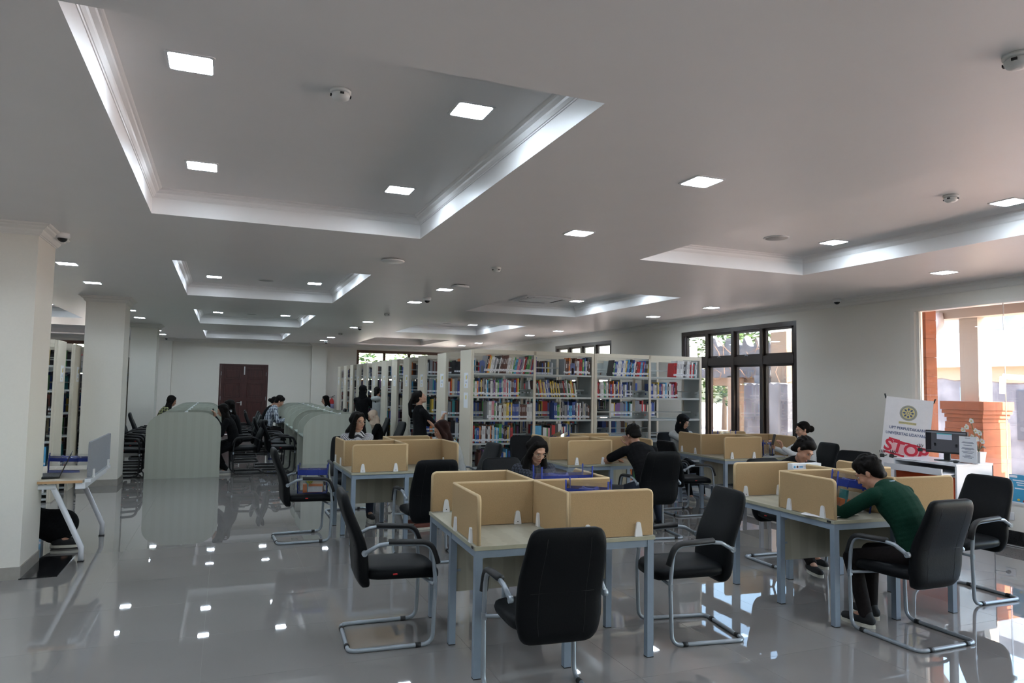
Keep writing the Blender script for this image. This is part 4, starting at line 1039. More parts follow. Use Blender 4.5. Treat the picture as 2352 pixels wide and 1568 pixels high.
tag(MB().tube([(8.26, 5.9, 0.008), (8.22, 5.3, 0.010), (8.25, 4.8, 0.008), (8.2, 4.2, 0.008), (8.25, 3.4, 0.008)], 0.004, 6).build('floor_cable', mat('pale_grey_cable', (0.4, 0.4, 0.42), 0.5)), 'thin grey cable lying on the floor along the black skirting', 'cable')

# ---- roll-up banner
bl, br = Vector((7.84, 6.80, 0)), Vector((8.22, 6.42, 0)); wv = (br - bl); bw = wv.length; an = math.atan2(wv.y, wv.x)
t = empty('banner_stand', ((bl + br) / 2)[:], an, 'white hanging banner with round emblem and red lettering beside the glass wall', 'banner')
tl = R(4)   # lean and roll
BT = Matrix.Rotation(R(6.2), 4, 'Y') @ Matrix.Rotation(R(-2), 4, 'X')
inner = MB()
def bbox(x0, x1, z0, z1, y0, y1): return MB().box(x0, x1, y0, y1, z0, z1, 0, BT)
sheet = bbox(-bw / 2, bw / 2, 0.16, 1.63, -0.0015, 0.0015).build('banner_sheet', mat('white_banner_vinyl', (0.70, 0.69, 0.71), 0.5, var=0.02), t)
for x_ in (-1, 1):
    MB().tube([BT @ Vector((x_ * bw / 2 * 1.0, 0.01, 1.60)), BT @ Vector((x_ * (bw / 2 + 0.02), 0.012, 1.66))], 0.010, 8).build('corner_grip', M_RUBBER, t)
    MB().tube([BT @ Vector((x_ * bw / 2, 0.012, 1.62)), BT @ Vector((0, 0.05, 0.85)), BT @ Vector((-x_ * bw / 2, 0.012, 0.16))], 0.005, 6).build('cross_rod', M_STEEL, t)
MB().tube([BT @ Vector((0, 0.05, 0.85)), (0, 0.34, 0.006)], 0.007, 6).build('rear_leg', M_STEEL, t)
MB().tube([BT @ Vector((-bw / 2, 0.01, 0.18)), (-bw / 2 - 0.01, 0.0, 0.006)], 0.007, 6).build('front_leg', M_STEEL, t)
MB().tube([BT @ Vector((bw / 2, 0.01, 0.18)), (bw / 2, 0.0, 0.006)], 0.007, 6).build('front_leg', M_STEEL, t)
def bp(x, z, y=-0.003): return BT @ Vector((x, y, z))
BR = BT.to_euler()
def ring(cx, cz, r0, r1, y, material, name, parent, n=28):
    m = MB(); vs = []
    for r_ in (r0, r1):
        for k in range(n): a = 2 * PI * k / n; vs.append(bp(cx + r_ * math.cos(a), cz + r_ * math.sin(a), y))
    m.add(vs, [(k, (k + 1) % n, n + (k + 1) % n, n + k) for k in range(n)]); return m.build(name, material, parent)
M_NAVY = mat('navy_print', (0.05, 0.08, 0.18), 0.6); M_GOLD = mat('pale_gold_print', (0.55, 0.48, 0.22), 0.6); M_GREYP = mat('grey_print', (0.22, 0.24, 0.26), 0.6); M_REDP = mat('red_print', (0.55, 0.02, 0.05), 0.6); M_PINKP = mat('pink_print', (0.72, 0.42, 0.45), 0.6); M_BLACKP = mat('black_print', (0.02, 0.02, 0.02), 0.6)
EX, EZ = 0.0, 1.44
ring(EX, EZ, 0.001, 0.10, -0.0025, M_GREYP, 'emblem_disc', sheet); ring(EX, EZ, 0.001, 0.075, -0.0032, M_GOLD, 'emblem_disc', sheet); ring(EX, EZ, 0.092, 0.096, -0.0032, M_GOLD, 'emblem_ring', sheet)
for k in range(8):
    a = 2 * PI * k / 8; m = MB(); c_ = (EX + 0.047 * math.cos(a), EZ + 0.047 * math.sin(a)); m.add([bp(c_[0] + 0.022 * math.cos(a), c_[1] + 0.022 * math.sin(a), -0.004), bp(c_[0] - 0.013 * math.sin(a), c_[1] + 0.013 * math.cos(a), -0.004), bp(c_[0] - 0.02 * math.cos(a), c_[1] - 0.02 * math.sin(a), -0.004), bp(c_[0] + 0.013 * math.sin(a), c_[1] - 0.013 * math.cos(a), -0.004)], [(0, 1, 2, 3)]); m.build('emblem_petal', M_NAVY, sheet)
ring(EX, EZ, 0.012, 0.017, -0.004, M_NAVY, 'emblem_ring', sheet)
MB().box(-0.10, 0.10, -0.0035, -0.0025, 1.295, 1.325, 0, BT).build('emblem_ribbon', M_GOLD, sheet)
text_mesh('UNIVERSITAS UDAYANA', 0.018, 'ribbon_text', M_NAVY, sheet, bp(0, 1.31, -0.004), (BR.x + PI / 2, BR.y, 0), 0.0003)
def btext(s, size, x, z, m_, name, bold=0.0, roll=0.0, sx=1.0, y=-0.004):
    o = text_mesh(s, size, name, m_, sheet, (0, 0, 0), (0, 0, 0), 0.0004, 'CENTER', bold)
    o.matrix_basis = Matrix.Translation(bp(x, z, y)) @ BT.to_3x3().to_4x4() @ Matrix.Rotation(PI / 2, 4, 'X') @ Matrix.Rotation(roll, 4, 'Z') @ Matrix.Diagonal((sx, 1, 1, 1)); return o
btext('UPT PERPUSTAKAAN', 0.050, 0.0, 1.235, M_NAVY, 'banner_title', 0.0008, 0.0, 0.86)
btext('UNIVERSITAS UDAYANA', 0.050, 0.0, 1.165, M_NAVY, 'banner_title', 0.0008, 0.0, 0.86)
rl = R(-9)
def slash(cx, cz, w_, h_, name, m_, y=-0.0035):
    m = MB(); n_ = 10; top = []; bot = []; rr = random.Random(int(cx * 100 + cz * 1000))
    for k in range(n_ + 1):
        u = (k / n_ - 0.5) * w_; e = rr.uniform(-.12, .12) * h_
        for lst, sgn in ((top, 1), (bot, -1)):
            px, pz = u, sgn * h_ / 2 + e; lst.append(bp(cx + px * math.cos(rl) - pz * math.sin(rl), cz + px * math.sin(rl) + pz * math.cos(rl), y))
    m.add(top + bot, [(k, n_ + 1 + k, n_ + 2 + k, k + 1) for k in range(n_)]); return m.build(name, m_, sheet)
slash(-0.13, 1.085, 0.13, 0.022, 'red_stroke', M_REDP); slash(0.05, 1.045, 0.24, 0.022, 'red_stroke', M_REDP)
slash(-0.12, 0.90, 0.24, 0.025, 'red_stroke', M_REDP); slash(0.10, 0.845, 0.20, 0.022, 'red_stroke', M_REDP)
slash(0.02, 0.955, 0.46, 0.13, 'pink_patch', M_PINKP, -0.0025)
btext('STOP', 0.20, 0.01, 0.97, M_REDP, 'banner_word', 0.006, rl, 1.05, -0.0045)
def hand(cx, cz, s, rot):
    def q(u, v): return bp(cx + s * (u * math.cos(rot) - v * math.sin(rot)), cz + s * (u * math.sin(rot) + v * math.cos(rot)), -0.0055)
    m = MB(); m.add([q(-.5, -.5), q(.5, -.5), q(.6, .1), q(.35, .45), q(-.35, .45), q(-.6, .1)], [tuple(range(6))])
    for u, l, dx in ((-0.42, 1.25, -0.25), (-0.14, 1.45, -0.08), (0.14, 1.45, 0.08), (0.42, 1.25, 0.25)): m.add([q(u - .08, .6), q(u + .08, .6), q(u + .08 + dx, l), q(u - .08 + dx, l)], [(0, 1, 2, 3)])
    m.add([q(.6, -.2), q(1.2, .1), q(1.15, .25), q(.6, .1)], [(0, 1, 2, 3)]); m.build('hand_print', M_BLACKP, sheet)
hand(0.17, 1.00, 0.05, 0.1); hand(-0.25, 0.86, 0.05, 0.1); hand(-0.14, 0.87, 0.05, -0.2)
btext('Mari jaga bersama', 0.05, 0, 0.70, M_NAVY, 'banner_text') if False else None

# ================================================================ LEFT DESK WITH LAPTOP
t = empty('white_leg_desk', (-1.62, 8.31, 0), 0, 'light wood desk on white splayed legs behind the near left column', 'desk')
MB().box(-0.62, 0.42, -0.66, 0.66, 0.735, 0.76).build('desk_board', mat('oak_laminate', (0.62, 0.55, 0.44), 0.4), t)
MB().box(-0.62, 0.42, -0.662, -0.66, 0.736, 0.759).build('edge_band', mat('orange_beech_edge', (0.55, 0.34, 0.18), 0.5), t)
for y_ in (-0.60, 0.60):
    MB().tube([(-0.48, y_, 0.70), (0.20, y_, 0.70)], 0.028, 4).build('cross_beam', M_WHITE, t)
    for xa, xb in ((0.17, 0.43), (-0.45, -0.62)):
        lg = MB().tube([(xa, y_, 0.715), (xb - (0.0 if xb < 0 else 0.0), y_ , 0.13), (xb, y_, 0.01)], 0.026, 4, flat=(1.2, 0.9)).build('leg', M_WHITE, t)
        MB().box(xb - 0.026, xb + 0.026, y_ - 0.024, y_ + 0.024, 0, 0.012).build('foot_cap', M_RUBBER, lg)
MB().box(0.36, 0.44, -0.64, 0.64, 0.68, 0.735).build('side_channel', M_WHITE, t)
MB().box(0.43, 0.48, -0.62, 0.62, 0.735, 0.765).build('side_rail', M_WHITE, t)
pn = MB().prism(rrect(1.22, 0.33, 0.02, 3, 0, 0.945), 0.445, 0.47, 'x').build('privacy_screen', M_GREY, t)
for y_ in (-0.45, 0.45): MB().box(0.468, 0.485, y_ - 0.02, y_ + 0.02, 0.76, 0.84).build('panel_clamp', M_WHITEPVC, t)
def laptop(loc, rz, ang, label, group=None):
    t = empty('laptop', loc, rz, label, 'laptop', group)
    MB().box(-0.12, 0.12, -0.17, 0.17, 0.004, 0.020).build('laptop_base', M_RUBBER, t, bevel=0.003)
    MB().box(-0.10, 0.10, -0.14, 0.14, 0.0, 0.005).build('rubber_feet', M_RUBBER, t)
    kb = MB()
    for a in range(5):
        for b in range(12): kb.cbox((-0.03 + a * 0.019 + 0.01, -0.128 + b * 0.0232, 0.0215), (0.015, 0.019, 0.003))
    kb.build('keys', mat('dark_key', (0, 0, 0)), t)['kind'] = 'stuff'
    M = Matrix.Translation((0.12, 0, 0.02)) @ Matrix.Rotation(-ang, 4, 'Y')
    lid = MB().box(-0.226, 0.0, -0.17, 0.17, -0.004, 0.004, 0, M).build('laptop_lid', M_RUBBER, t)
    MB().box(-0.215, -0.012, -0.158, 0.158, -0.005, -0.004, 0, M).build('screen', M_SCREEN, lid)
    return t
laptop((-1.56, 7.98, 0.76), R(8), R(-112) , 'dark laptop open on the light desk behind the near left column')

# ================================================================ CLEAR TOTE BAGS
def tote(loc, rz, w, d, h, label, tilt=0.0, contents=True, badge=True, sag=0.02):
    t = empty('clear_tote_bag', loc, rz, label, 'bag', 'clear plastic tote bags with blue trim')
    M = Matrix.Rotation(tilt, 4, 'Y'); P = lambda x, y, z: M @ Vector((x, y, z)); rr = random.Random(int(loc[0] * 100))
    # crumpled side sheets
    for k, (ax, s) in enumerate((('x', -1), ('x', 1), ('y', -1), ('y', 1))):
        n = 8; mb = MB(); vs = []
        for i in range(n + 1):
            for j in range(n + 1):
                u = i / n - 0.5; v = j / n; bul = sag * math.sin(PI * (u + 0.5)) * math.sin(PI * min(1, v * 1.1)) + rr.uniform(-.006, .006) * (0 < i < n and 0 < j < n)
                if ax == 'x': vs.append(P(s * (w / 2 + bul), u * d, v * h))
                else: vs.append(P(u * w, s * (d / 2 + bul), v * h))
        mb.add(vs, [(i * (n + 1) + j, i * (n + 1) + j + 1, (i + 1) * (n + 1) + j + 1, (i + 1) * (n + 1) + j) for i in range(n) for j in range(n)], 0, True); mb.build('clear_panel', M_VINYL, t)
    MB().box(-w / 2, w / 2, -d / 2, d / 2, 0.001, 0.004, 0, M).build('base_sheet', M_BLUE, t)
    for sx in (-1, 1):
        for sy in (-1, 1): MB().tube([P(sx * w / 2, sy * d / 2, 0.0), P(sx * (w / 2 + 0.004), sy * (d / 2 + 0.003), h * 1.04)], 0.006, 6).build('corner_binding', M_BLUE, t)
    for sy in (-1, 1):
        n = 10; pts0 = [P((i / n - 0.5) * w, sy * (d / 2 + 0.003 + sag * math.sin(PI * i / n) * 0.9), h * 0.66) for i in range(n + 1)]; pts1 = [P((i / n - 0.5) * w, sy * (d / 2 + 0.003 + sag * math.sin(PI * i / n) * 0.6), h * 0.85) for i in range(n + 1)]
        MB().add(pts0 + pts1, [(i, i + 1, n + 2 + i, n + 1 + i) for i in range(n)], 0, True).build('blue_band', M_BLUE, t)
        hx = w * 0.22; c_ = [P(-hx, sy * (d / 2 + 0.012), h * 0.62), P(-hx, sy * (d / 2 + 0.010), h * 0.84), P(-hx * 0.5, sy * (d / 2 - 0.045), h * 0.80), P(hx * 0.5, sy * (d / 2 - 0.05), h * 0.78), P(hx, sy * (d / 2 + 0.010), h * 0.85), P(hx, sy * (d / 2 + 0.012), h * 0.62)]
        MB().tube(fillet(c_, 0.04, 4), 0.011, 6, flat=(0.25, 1.3)).build('handle', M_BLUE, t)
    if badge:
        c0 = P(-w * 0.08, -d / 2 - sag - 0.012, h * 0.48)
        MB().lathe([(0.036, 0), (0.036, 0.003)], seg=20, M=Matrix.Translation(c0) @ Matrix.Rotation(PI / 2, 4, 'X')).build('round_badge', mat('olive_gold_print', (0.30, 0.30, 0.05), 0.5), t)
        for k in range(8):
            a = k * PI / 4; MB().cbox((0, 0, 0), (0.011, 0.002, 0.006), Matrix.Translation(c0 + Vector((0.022 * math.cos(a), -0.004, 0.022 * math.sin(a)))) @ Matrix.Rotation(-a, 4, 'Y')).build('badge_petal', M_RUBBER, t)
    if contents:
        for c_, dd, mm, rz_ in (((0.0, 0, h * 0.17), (w * 0.7, d * 0.5, h * 0.3), 'orange_book_cover', 0.1), ((-w * 0.2, 0.0, h * 0.3), (0.02, d * 0.6, h * 0.52), 'teal_book_cover', 0.3), ((w * 0.12, 0.0, h * 0.28), (w * 0.5, 0.015, h * 0.5), 'cream_book_cover', -0.2), ((w * 0.1, -d * 0.3, h * 0.14), (w * 0.5, 0.01, h * 0.2), 'white_book_cover', 0.05)):
            MB().cbox((0, 0, 0), dd, M @ Matrix.Translation(c_) @ Matrix.Rotation(rz_, 4, 'Z')).build('packed_item', bpy.data.materials[mm], t)
    return t
tote((0.93, 8.05, 0.503), R(-12), 0.30, 0.16, 0.30, 'clear tote bag with blue trim and round badge on the chair seat')
tote((2.32, 4.30, HT + 0.001), R(-38), 0.28, 0.13, 0.30, 'clear tote bag with blue trim nearest, on the near table beside the middle divider', contents=False, badge=False)
tote((2.36, 4.78, HT + 0.001), R(-2), 0.40, 0.16, 0.34, 'wider clear tote bag with blue trim on the far side of the near table', contents=False, badge=False)
tote((4.58, 4.20, HT + 0.001), R(-30), 0.26, 0.14, 0.29, 'clear tote bag with blue handles next to the green sweater person', tilt=0.12, badge=False)
tote((4.22, 8.60, HT + 0.001), R(20), 0.30, 0.14, 0.31, 'clear tote bag with blue band tipped on the middle table', tilt=-0.3, contents=False, badge=False)
tote((6.93, 8.62, HT + 0.001), R(-5), 0.30, 0.13, 0.32, 'clear tote bag beside the person in black headscarf', contents=False, badge=False)
tote((7.22, 8.05, HT + 0.001), R(60), 0.16, 0.12, 0.22, 'small clear bag standing on the far right table by the divider', contents=False, badge=False, sag=0.01)
tote((-1.45, 8.40, HT + 0.001), R(10), 0.34, 0.22, 0.17, 'flattened clear bag with blue handles on the light desk', tilt=0.05, contents=False, badge=False)
tote((1.02, 16.62, 0.0), R(80), 0.26, 0.14, 0.34, 'clear bag with blue handles on the floor by the right carrel row', contents=False, badge=False)
# objects on tables
laptop((4.50, 4.42, HT), R(75), R(-115), 'black laptop standing open inside the right table cubicle')
laptop((2.46, 4.40, HT), R(60), R(-100), 'black laptop half open in the near table cubicle')
t = empty('document_box', (4.78, 4.86, HT), R(-2), 'white file box with small printed logos on the right table', 'box')
MB().box(-0.16, 0.16, -0.03, 0.03, 0, 0.30).build('box_body', M_PAPER, t, bevel=0.002)
MB().box(-0.15, -0.04, -0.0315, -0.030, 0.255, 0.29).build('logo_strip', mat('pale_print', (0.8, 0.8, 0.8), 0.6), t)
for x_, c_ in ((-0.135, 'L'), (-0.105, 'N')): MB().ell((x_, -0.0315, 0.272), (0.012, 0.001, 0.012), 12, 4).build('round_logo', bpy.data.materials[CN[c_].replace(' ', '_') + '_book_cover'], t)
MB().box(-0.085, -0.045, -0.0322, -0.0315, 0.272, 0.280).box(-0.085, -0.045, -0.0322, -0.0315, 0.262, 0.268).build('logo_text', bpy.data.materials['light_blue_book_cover'], t)
tag(MB().box(4.60, 4.74, 4.80, 4.815, HT + 0.001, HT + 0.265).build('document_sheet', M_PAPER), 'white sheet standing in front of the file box', 'paper')
t = empty('open_booklet', (4.30, 4.12, HT + 0.001), R(10), 'open white booklet under the arm of the green sweater person', 'booklet')
for s in (-1, 1):
    n = 6; vs = []
    for i in range(n + 1):
        u = i / n
        for v in (-0.13, 0.13): vs.append((s * u * 0.18, v, 0.012 * math.sin(PI * u) + 0.001))
    MB().add(vs, [(2 * i, 2 * i + 2, 2 * i + 3, 2 * i + 1) for i in range(n)], 0, True).build('page', M_PAPER, t)
t = empty('water_bottle', (7.05, 7.98, HT), 0, 'small clear water bottle on the far right table', 'bottle')
MB().lathe([(0.03, 0), (0.032, 0.01), (0.031, 0.13), (0.014, 0.17), (0.014, 0.19)], seg=16).build('bottle_body', M_VINYL, t); MB().lathe([(0.016, 0.19), (0.016, 0.21)], seg=14).build('bottle_cap', M_BLUE, t)
t = empty('smartphone', (7.25, 7.98, HT), 0, 'black mouse on a white notebook at the far right table', 'mouse'); t.name = 'computer_mouse'
MB().ell((0, 0, 0.022), (0.045, 0.028, 0.016), 14, 8).build('mouse_shell', M_RUBBER, t)
tag(MB().box(7.10, 7.38, 7.86, 8.06, HT, HT + 0.008).build('notebook', M_PAPER), 'white notebook under the black mouse on the far right table', 'notebook')

# fire extinguisher on the back wall
t = empty('fire_extinguisher', (3.37, YB - 0.12, 0.72), 0, 'red fire extinguisher hung on the back wall behind the shelf ends', 'fire extinguisher')
MB().lathe([(0.02, 0), (0.075, 0.01), (0.08, 0.03), (0.08, 0.36), (0.06, 0.42), (0.025, 0.45), (0.02, 0.48)], seg=18).build('cylinder', mat('red_enamel', (0.45, 0.02, 0.02), 0.3), t)
MB().lathe([(0.0805, 0.12), (0.0805, 0.28)], seg=18).build('label_band', mat('blue_white_label', (0.25, 0.25, 0.42), 0.5), t)
MB().tube([(0, 0, 0.48), (0, 0, 0.52), (0.10, 0, 0.56)], 0.010, 6).tube([(0, 0, 0.50), (0.09, 0, 0.51)], 0.008, 6).build('squeeze_lever', M_RUBBER, t)
MB().tube(fillet([(0, 0, 0.51), (-0.14, 0, 0.50), (-0.17, 0, 0.30), (-0.10, 0, 0.12)], 0.08, 6), 0.011, 8).build('hose', M_RUBBER, t)
MB().box(-0.03, 0.03, 0.08, 0.12, 0.15, 0.35).build('wall_bracket', M_STEEL, t)
# ================================================================ PEOPLE
M_SKIN = mat('warm_brown_skin', (0.42, 0.22, 0.145), 0.5, var=0.05, scale=40)
M_SKIN2 = mat('light_brown_skin', (0.50, 0.28, 0.19), 0.5, var=0.05, scale=40)
M_HAIR = mat('black_hair', (0.005, 0.004, 0.004), 0.65, spec=0.10, kind='wave', col2=(0.009, 0.007, 0.006), scale=14, stretch=(3, 3, 0.5), var=0.1, bump=0.18)
M_BROWNHAIR = mat('dark_brown_hair', (0.016, 0.006, 0.005), 0.65, spec=0.12, kind='wave', col2=(0.026, 0.010, 0.008), scale=14, stretch=(3, 3, 0.5), var=0.1, bump=0.18)
M_LIP = mat('lip', (0.27, 0.075, 0.065), 0.45)
M_EYEW = mat('eye_white', (0.55, 0.52, 0.5), 0.3)
M_DENIM = mat('dark_denim', (0.02, 0.03, 0.055), 0.85, var=0.2, scale=200)
M_BLACKCLOTH = mat('black_cloth', (0.006, 0.006, 0.007), 0.9, spec=0.15, var=0.3, scale=60, bump=0.2)
M_DARKTROUSER = mat('dark_brown_trousers', (0.012, 0.009, 0.009), 0.9, spec=0.15, var=0.2, scale=60)
M_GREEN = mat('dark_green_knit', (0.006, 0.032, 0.020), 0.95, spec=0.12, var=0.25, scale=220, bump=0.6)
M_COLLAR = mat('light_blue_shirt', (0.42, 0.52, 0.68), 0.8)
M_WHITECLOTH = mat('white_cloth', (0.60, 0.62, 0.63), 0.85, var=0.06, scale=30)
M_GREYCLOTH = mat('light_grey_cloth', (0.36, 0.38, 0.38), 0.85, var=0.06, scale=30)
M_BEIGE = mat('beige_scarf', (0.56, 0.43, 0.33), 0.85, var=0.08, scale=20)
M_CANVASSHOE = mat('black_canvas_shoe', (0.012, 0.012, 0.013), 0.8)
M_SOLE = mat('off_white_sole', (0.60, 0.58, 0.50), 0.7)
M_GREYSHOE = mat('grey_trainer', (0.33, 0.33, 0.32), 0.8)
P_YELLOW = plaid('yellow_black_plaid', (0.015, 0.02, 0.015), (0.42, 0.42, 0.20), 6)
P_BLUE = plaid('white_navy_plaid', (0.02, 0.03, 0.06), (0.55, 0.6, 0.65), 9)
P_DARK = plaid('dark_navy_plaid', (0.004, 0.005, 0.009), (0.04, 0.045, 0.065), 13)
M_STRIPE = mat('black_white_stripe', (0.65, 0.65, 0.66), 0.85, kind='stripe', col2=(0.04, 0.04, 0.05), scale=20, var=0.1)
M_GLASSES = mat('thin_gold_wire', (0.5, 0.42, 0.3), 0.3, metal=0.8)

def remesh(mb, voxel, name, material, parent, it=3, fac=0.5):
    me = mb.mesh(name + '_raw', material); o = bpy.data.objects.new(name + '_raw', me); COL.objects.link(o)
    r = o.modifiers.new('r', 'REMESH'); r.mode = 'VOXEL'; r.voxel_size = voxel; r.use_smooth_shade = True
    if it: s = o.modifiers.new('s', 'SMOOTH'); s.factor = fac; s.iterations = it
    dg = bpy.context.evaluated_depsgraph_get(); out = bpy.data.meshes.new_from_object(o.evaluated_get(dg))
    bpy.data.objects.remove(o); bpy.data.meshes.remove(me)
    out.materials.clear(); out.materials.append(material)
    out.polygons.foreach_set('use_smooth', [True] * len(out.polygons))
    q = bpy.data.objects.new(name, out); COL.objects.link(q); q.parent = parent
    return q
def ik(a, b, l1, l2, pole):
    a, b, pole = Vector(a), Vector(b), Vector(pole); d = b - a; L = d.length
    if L > (l1 + l2) * 0.998: b = a + d * ((l1 + l2) * 0.998 / L); d = b - a; L = d.length
    x = (l1 * l1 - l2 * l2 + L * L) / (2 * L); h = math.sqrt(max(0, l1 * l1 - x * x)); u = d / L
    p = pole - u * pole.dot(u); p = p.normalized() if p.length > 1e-6 else Vector((0, 0, 1))
    return a + u * x + p * h, b
def person(label, pos, heading, zp=0.575, lean=15, hpitch=15, hyaw=0, hroll=0, hands=None, feet=None, sc=1.0, fem=False, skin=None, shirt=M_BLACKCLOTH, sleeve='long',
           pants=M_DARKTROUSER, shoes=M_CANVASSHOE, hair='short', hairmat=None, vox=0.0085, poleL=None, poleR=None, curl=0.6, glasses=False, standing=False, handsdown=None, neckfwd=8, group=None, skirt=False, eyes=True, hoodie=False, collar=False):
    """pos: (x,y) of the pelvis; hands / feet: world positions for (left, right)"""
    skin = skin or M_SKIN
    t = empty('person', (pos[0], pos[1], 0), R(heading), label, 'person', group)
    root = Matrix.Translation((pos[0], pos[1], 0)) @ Matrix.Rotation(R(heading), 4, 'Z'); inv = root.inverted()
    toL = lambda p: inv @ Vector(p)
    s = sc; sh = (0.165 if fem else 0.19) * s
    P = Vector((0, 0, zp)); a1, a2 = R(lean * 0.7), R(lean * 1.25)
    mid = P + Vector((math.sin(a1), 0, math.cos(a1))) * 0.25 * s
    nb = mid + Vector((math.sin(a2), 0, math.cos(a2))) * 0.26 * s
    hd = R(lean + neckfwd)
    H = nb + Vector((math.sin(hd), 0, math.cos(hd))) * 0.175 * s
    # ---- head frame: local X right(-y root), Y forward, Z up
    base = Matrix(((0, 1, 0), (-1, 0, 0), (0, 0, 1))).to_4x4()     # maps head (x right, y fwd) to root (x fwd, y left)
    HM = Matrix.Translation(H) @ Matrix.Rotation(R(hyaw), 4, 'Z') @ Matrix.Rotation(R(hpitch), 4, 'Y') @ Matrix.Rotation(R(hroll), 4, 'X') @ base @ Matrix.Scale(0.98 * s, 4)
    h = lambda x, y, z: HM @ Vector((x, y, z)); HR = HM.to_3x3()
    body = MB(); shm = MB(); pam = MB()
    # torso as stacked ovals along the spine
    def spine(q):
        return P + (mid - P) * (q * 2) if q < 0.5 else mid + (nb - mid) * ((q - 0.5) * 2)
    tab = [(0.0, 0.105, 0.165), (0.15, 0.102, 0.155), (0.35, 0.092, 0.135), (0.55, 0.098, 0.145), (0.72, 0.105, 0.16), (0.86, 0.092, 0.155), (0.96, 0.065, 0.11)]
    if not fem: tab = [(0.0, 0.105, 0.155), (0.15, 0.105, 0.15), (0.35, 0.10, 0.145), (0.55, 0.108, 0.16), (0.72, 0.115, 0.178), (0.86, 0.10, 0.175), (0.96, 0.07, 0.12)]
    tab2 = []
    for (qa, xa, ya), (qb, xb, yb) in zip(tab, tab[1:]):
        for w_ in (0, 0.34, 0.67): tab2.append((qa + (qb - qa) * w_, xa + (xb - xa) * w_, ya + (yb - ya) * w_))
    for q, rx, ry in tab2 + tab[-1:]:
        al = a1 if q < 0.5 else a2; Mq = Matrix.Rotation(al, 3, 'Y')
        body.ell(spine(q), (rx * s * 0.93, ry * s * 0.93, 0.085 * s), 14, 8, Mq); shm.ell(spine(q), (rx * s + 0.012, ry * s + 0.012, 0.085 * s), 16, 10, Mq)
    shoulders = []
    ups = Vector((math.sin(a2), 0, math.cos(a2)))
    for sg in (1, -1):
        S = nb - ups * 0.055 * s + Vector((0.01, sg * sh, -0.005)); shoulders.append(S)
    body.cap(nb - ups * 0.02, 0.055 * s, H - Vector((0.01, 0, 0.05)), 0.05 * s)
    for S in shoulders:
        body.cap(nb - ups * 0.03, 0.05 * s, S, 0.048 * s); shm.cap(nb - ups * 0.035, 0.058 * s, S, 0.060 * s)
    # arms
    for k, sg in ((0, 1), (1, -1)):
        S = shoulders[k]; tg = toL(hands[k]) if hands else Vector((0.25, sg * 0.2, 0.78)); pole = (poleL, poleR)[k] or (-0.4, sg * 0.7, -1.0)
        E_, Wd = ik(S, tg, 0.285 * s, 0.25 * s, pole)
        body.cap(S, 0.044 * s, E_, 0.036 * s).cap(E_, 0.037 * s, Wd, 0.024 * s)
        if sleeve == 'long': shm.cap(S, 0.060 * s, E_, 0.050 * s).cap(E_, 0.050 * s, E_ + (Wd - E_) * 0.88, 0.036 * s)
        elif sleeve == 'elbow': shm.cap(S, 0.060 * s, E_ + (Wd - E_) * 0.12, 0.052 * s)
        else: shm.cap(S, 0.060 * s, S + (E_ - S) * 0.75, 0.056 * s)
        # hand: palm and five fingers
        fdir = (Wd - E_).normalized()
        if handsdown and handsdown[k] is not None: fdir = (inv.to_3x3() @ Vector(handsdown[k])).normalized()
        side_ = Vector((0, -sg, 0)); side_ = (side_ - fdir * side_.dot(fdir)).normalized(); nrm = fdir.cross(side_) * (1 if sg > 0 else -1)
        # nrm = palm normal (downwards by default)
        if nrm.z > 0: nrm = -nrm
        body.cap(Wd, 0.024 * s, Wd + fdir * 0.03, 0.027 * s)
        for o_ in (-0.022, -0.006, 0.012): body.cap(Wd + fdir * 0.02 + side_ * o_ * s * 0.8, 0.016 * s, Wd + fdir * 0.085 * s + side_ * o_ * 1.3 * s, 0.014 * s, 8)
        for f_, (o_, L_) in enumerate(((0.030, 0.066), (0.010, 0.076), (-0.010, 0.070), (-0.029, 0.055))):
            p0 = Wd + fdir * 0.085 * s + side_ * o_ * s; a = 0.15
            for seg_, fr in ((0, 0.42), (1, 0.32), (2, 0.26)):
                a += curl * (0.35, 0.9, 0.7)[seg_] ; d_ = fdir * math.cos(a) + nrm * math.sin(a) + side_ * o_ * 2.5
                p1 = p0 + d_.normalized() * L_ * fr * 1.15 * s; body.cap(p0, 0.0096 * s, p1, 0.0085 * s, 8); p0 = p1
        p0 = Wd + fdir * 0.03 * s + side_ * 0.022 * s
        for d_, L_ in ((fdir * 0.6 + side_ * 0.8 + nrm * 0.2, 0.04), (fdir * 0.85 + side_ * 0.35 + nrm * 0.4, 0.034), (fdir * 0.9 + nrm * 0.4, 0.026)):
            p1 = p0 + d_.normalized() * L_ * s; body.cap(p0, 0.012 * s, p1, 0.010 * s, 8); p0 = p1
    # legs
    for k, sg in ((0, 1), (1, -1)):
        Hp = P + Vector((0.02, sg * 0.085 * s, -0.03)); ft = toL(feet[k]) if feet else Vector((0.42, sg * 0.12, 0.0)); an = Vector((ft.x, ft.y, ft.z + 0.085))
        K, A = ik(Hp, an, 0.43 * s, 0.41 * s, (1.0, sg * 0.15, 0.9) if not standing else (1, 0, 0))
        body.cap(Hp, 0.075 * s, K, 0.050 * s).cap(K, 0.050 * s, K + (A - K) * 0.35, 0.050 * s).cap(K + (A - K) * 0.35, 0.048 * s, A, 0.032 * s)
        body.cap(A, 0.034, A + Vector((0.11, sg * 0.015, -0.045)), 0.028)
        pam.cap(P + Vector((0, sg * 0.03, 0)), 0.112 * s, Hp, 0.094 * s).cap(Hp, 0.092 * s, K, 0.066 * s).cap(K, 0.066 * s, K + (A - K) * 0.99, 0.050 * s)
        m = MB(); c0 = Vector((A.x - 0.035, A.y, A.z - 0.035)); c1 = Vector((A.x + 0.155, A.y + sg * 0.02, A.z - 0.045))
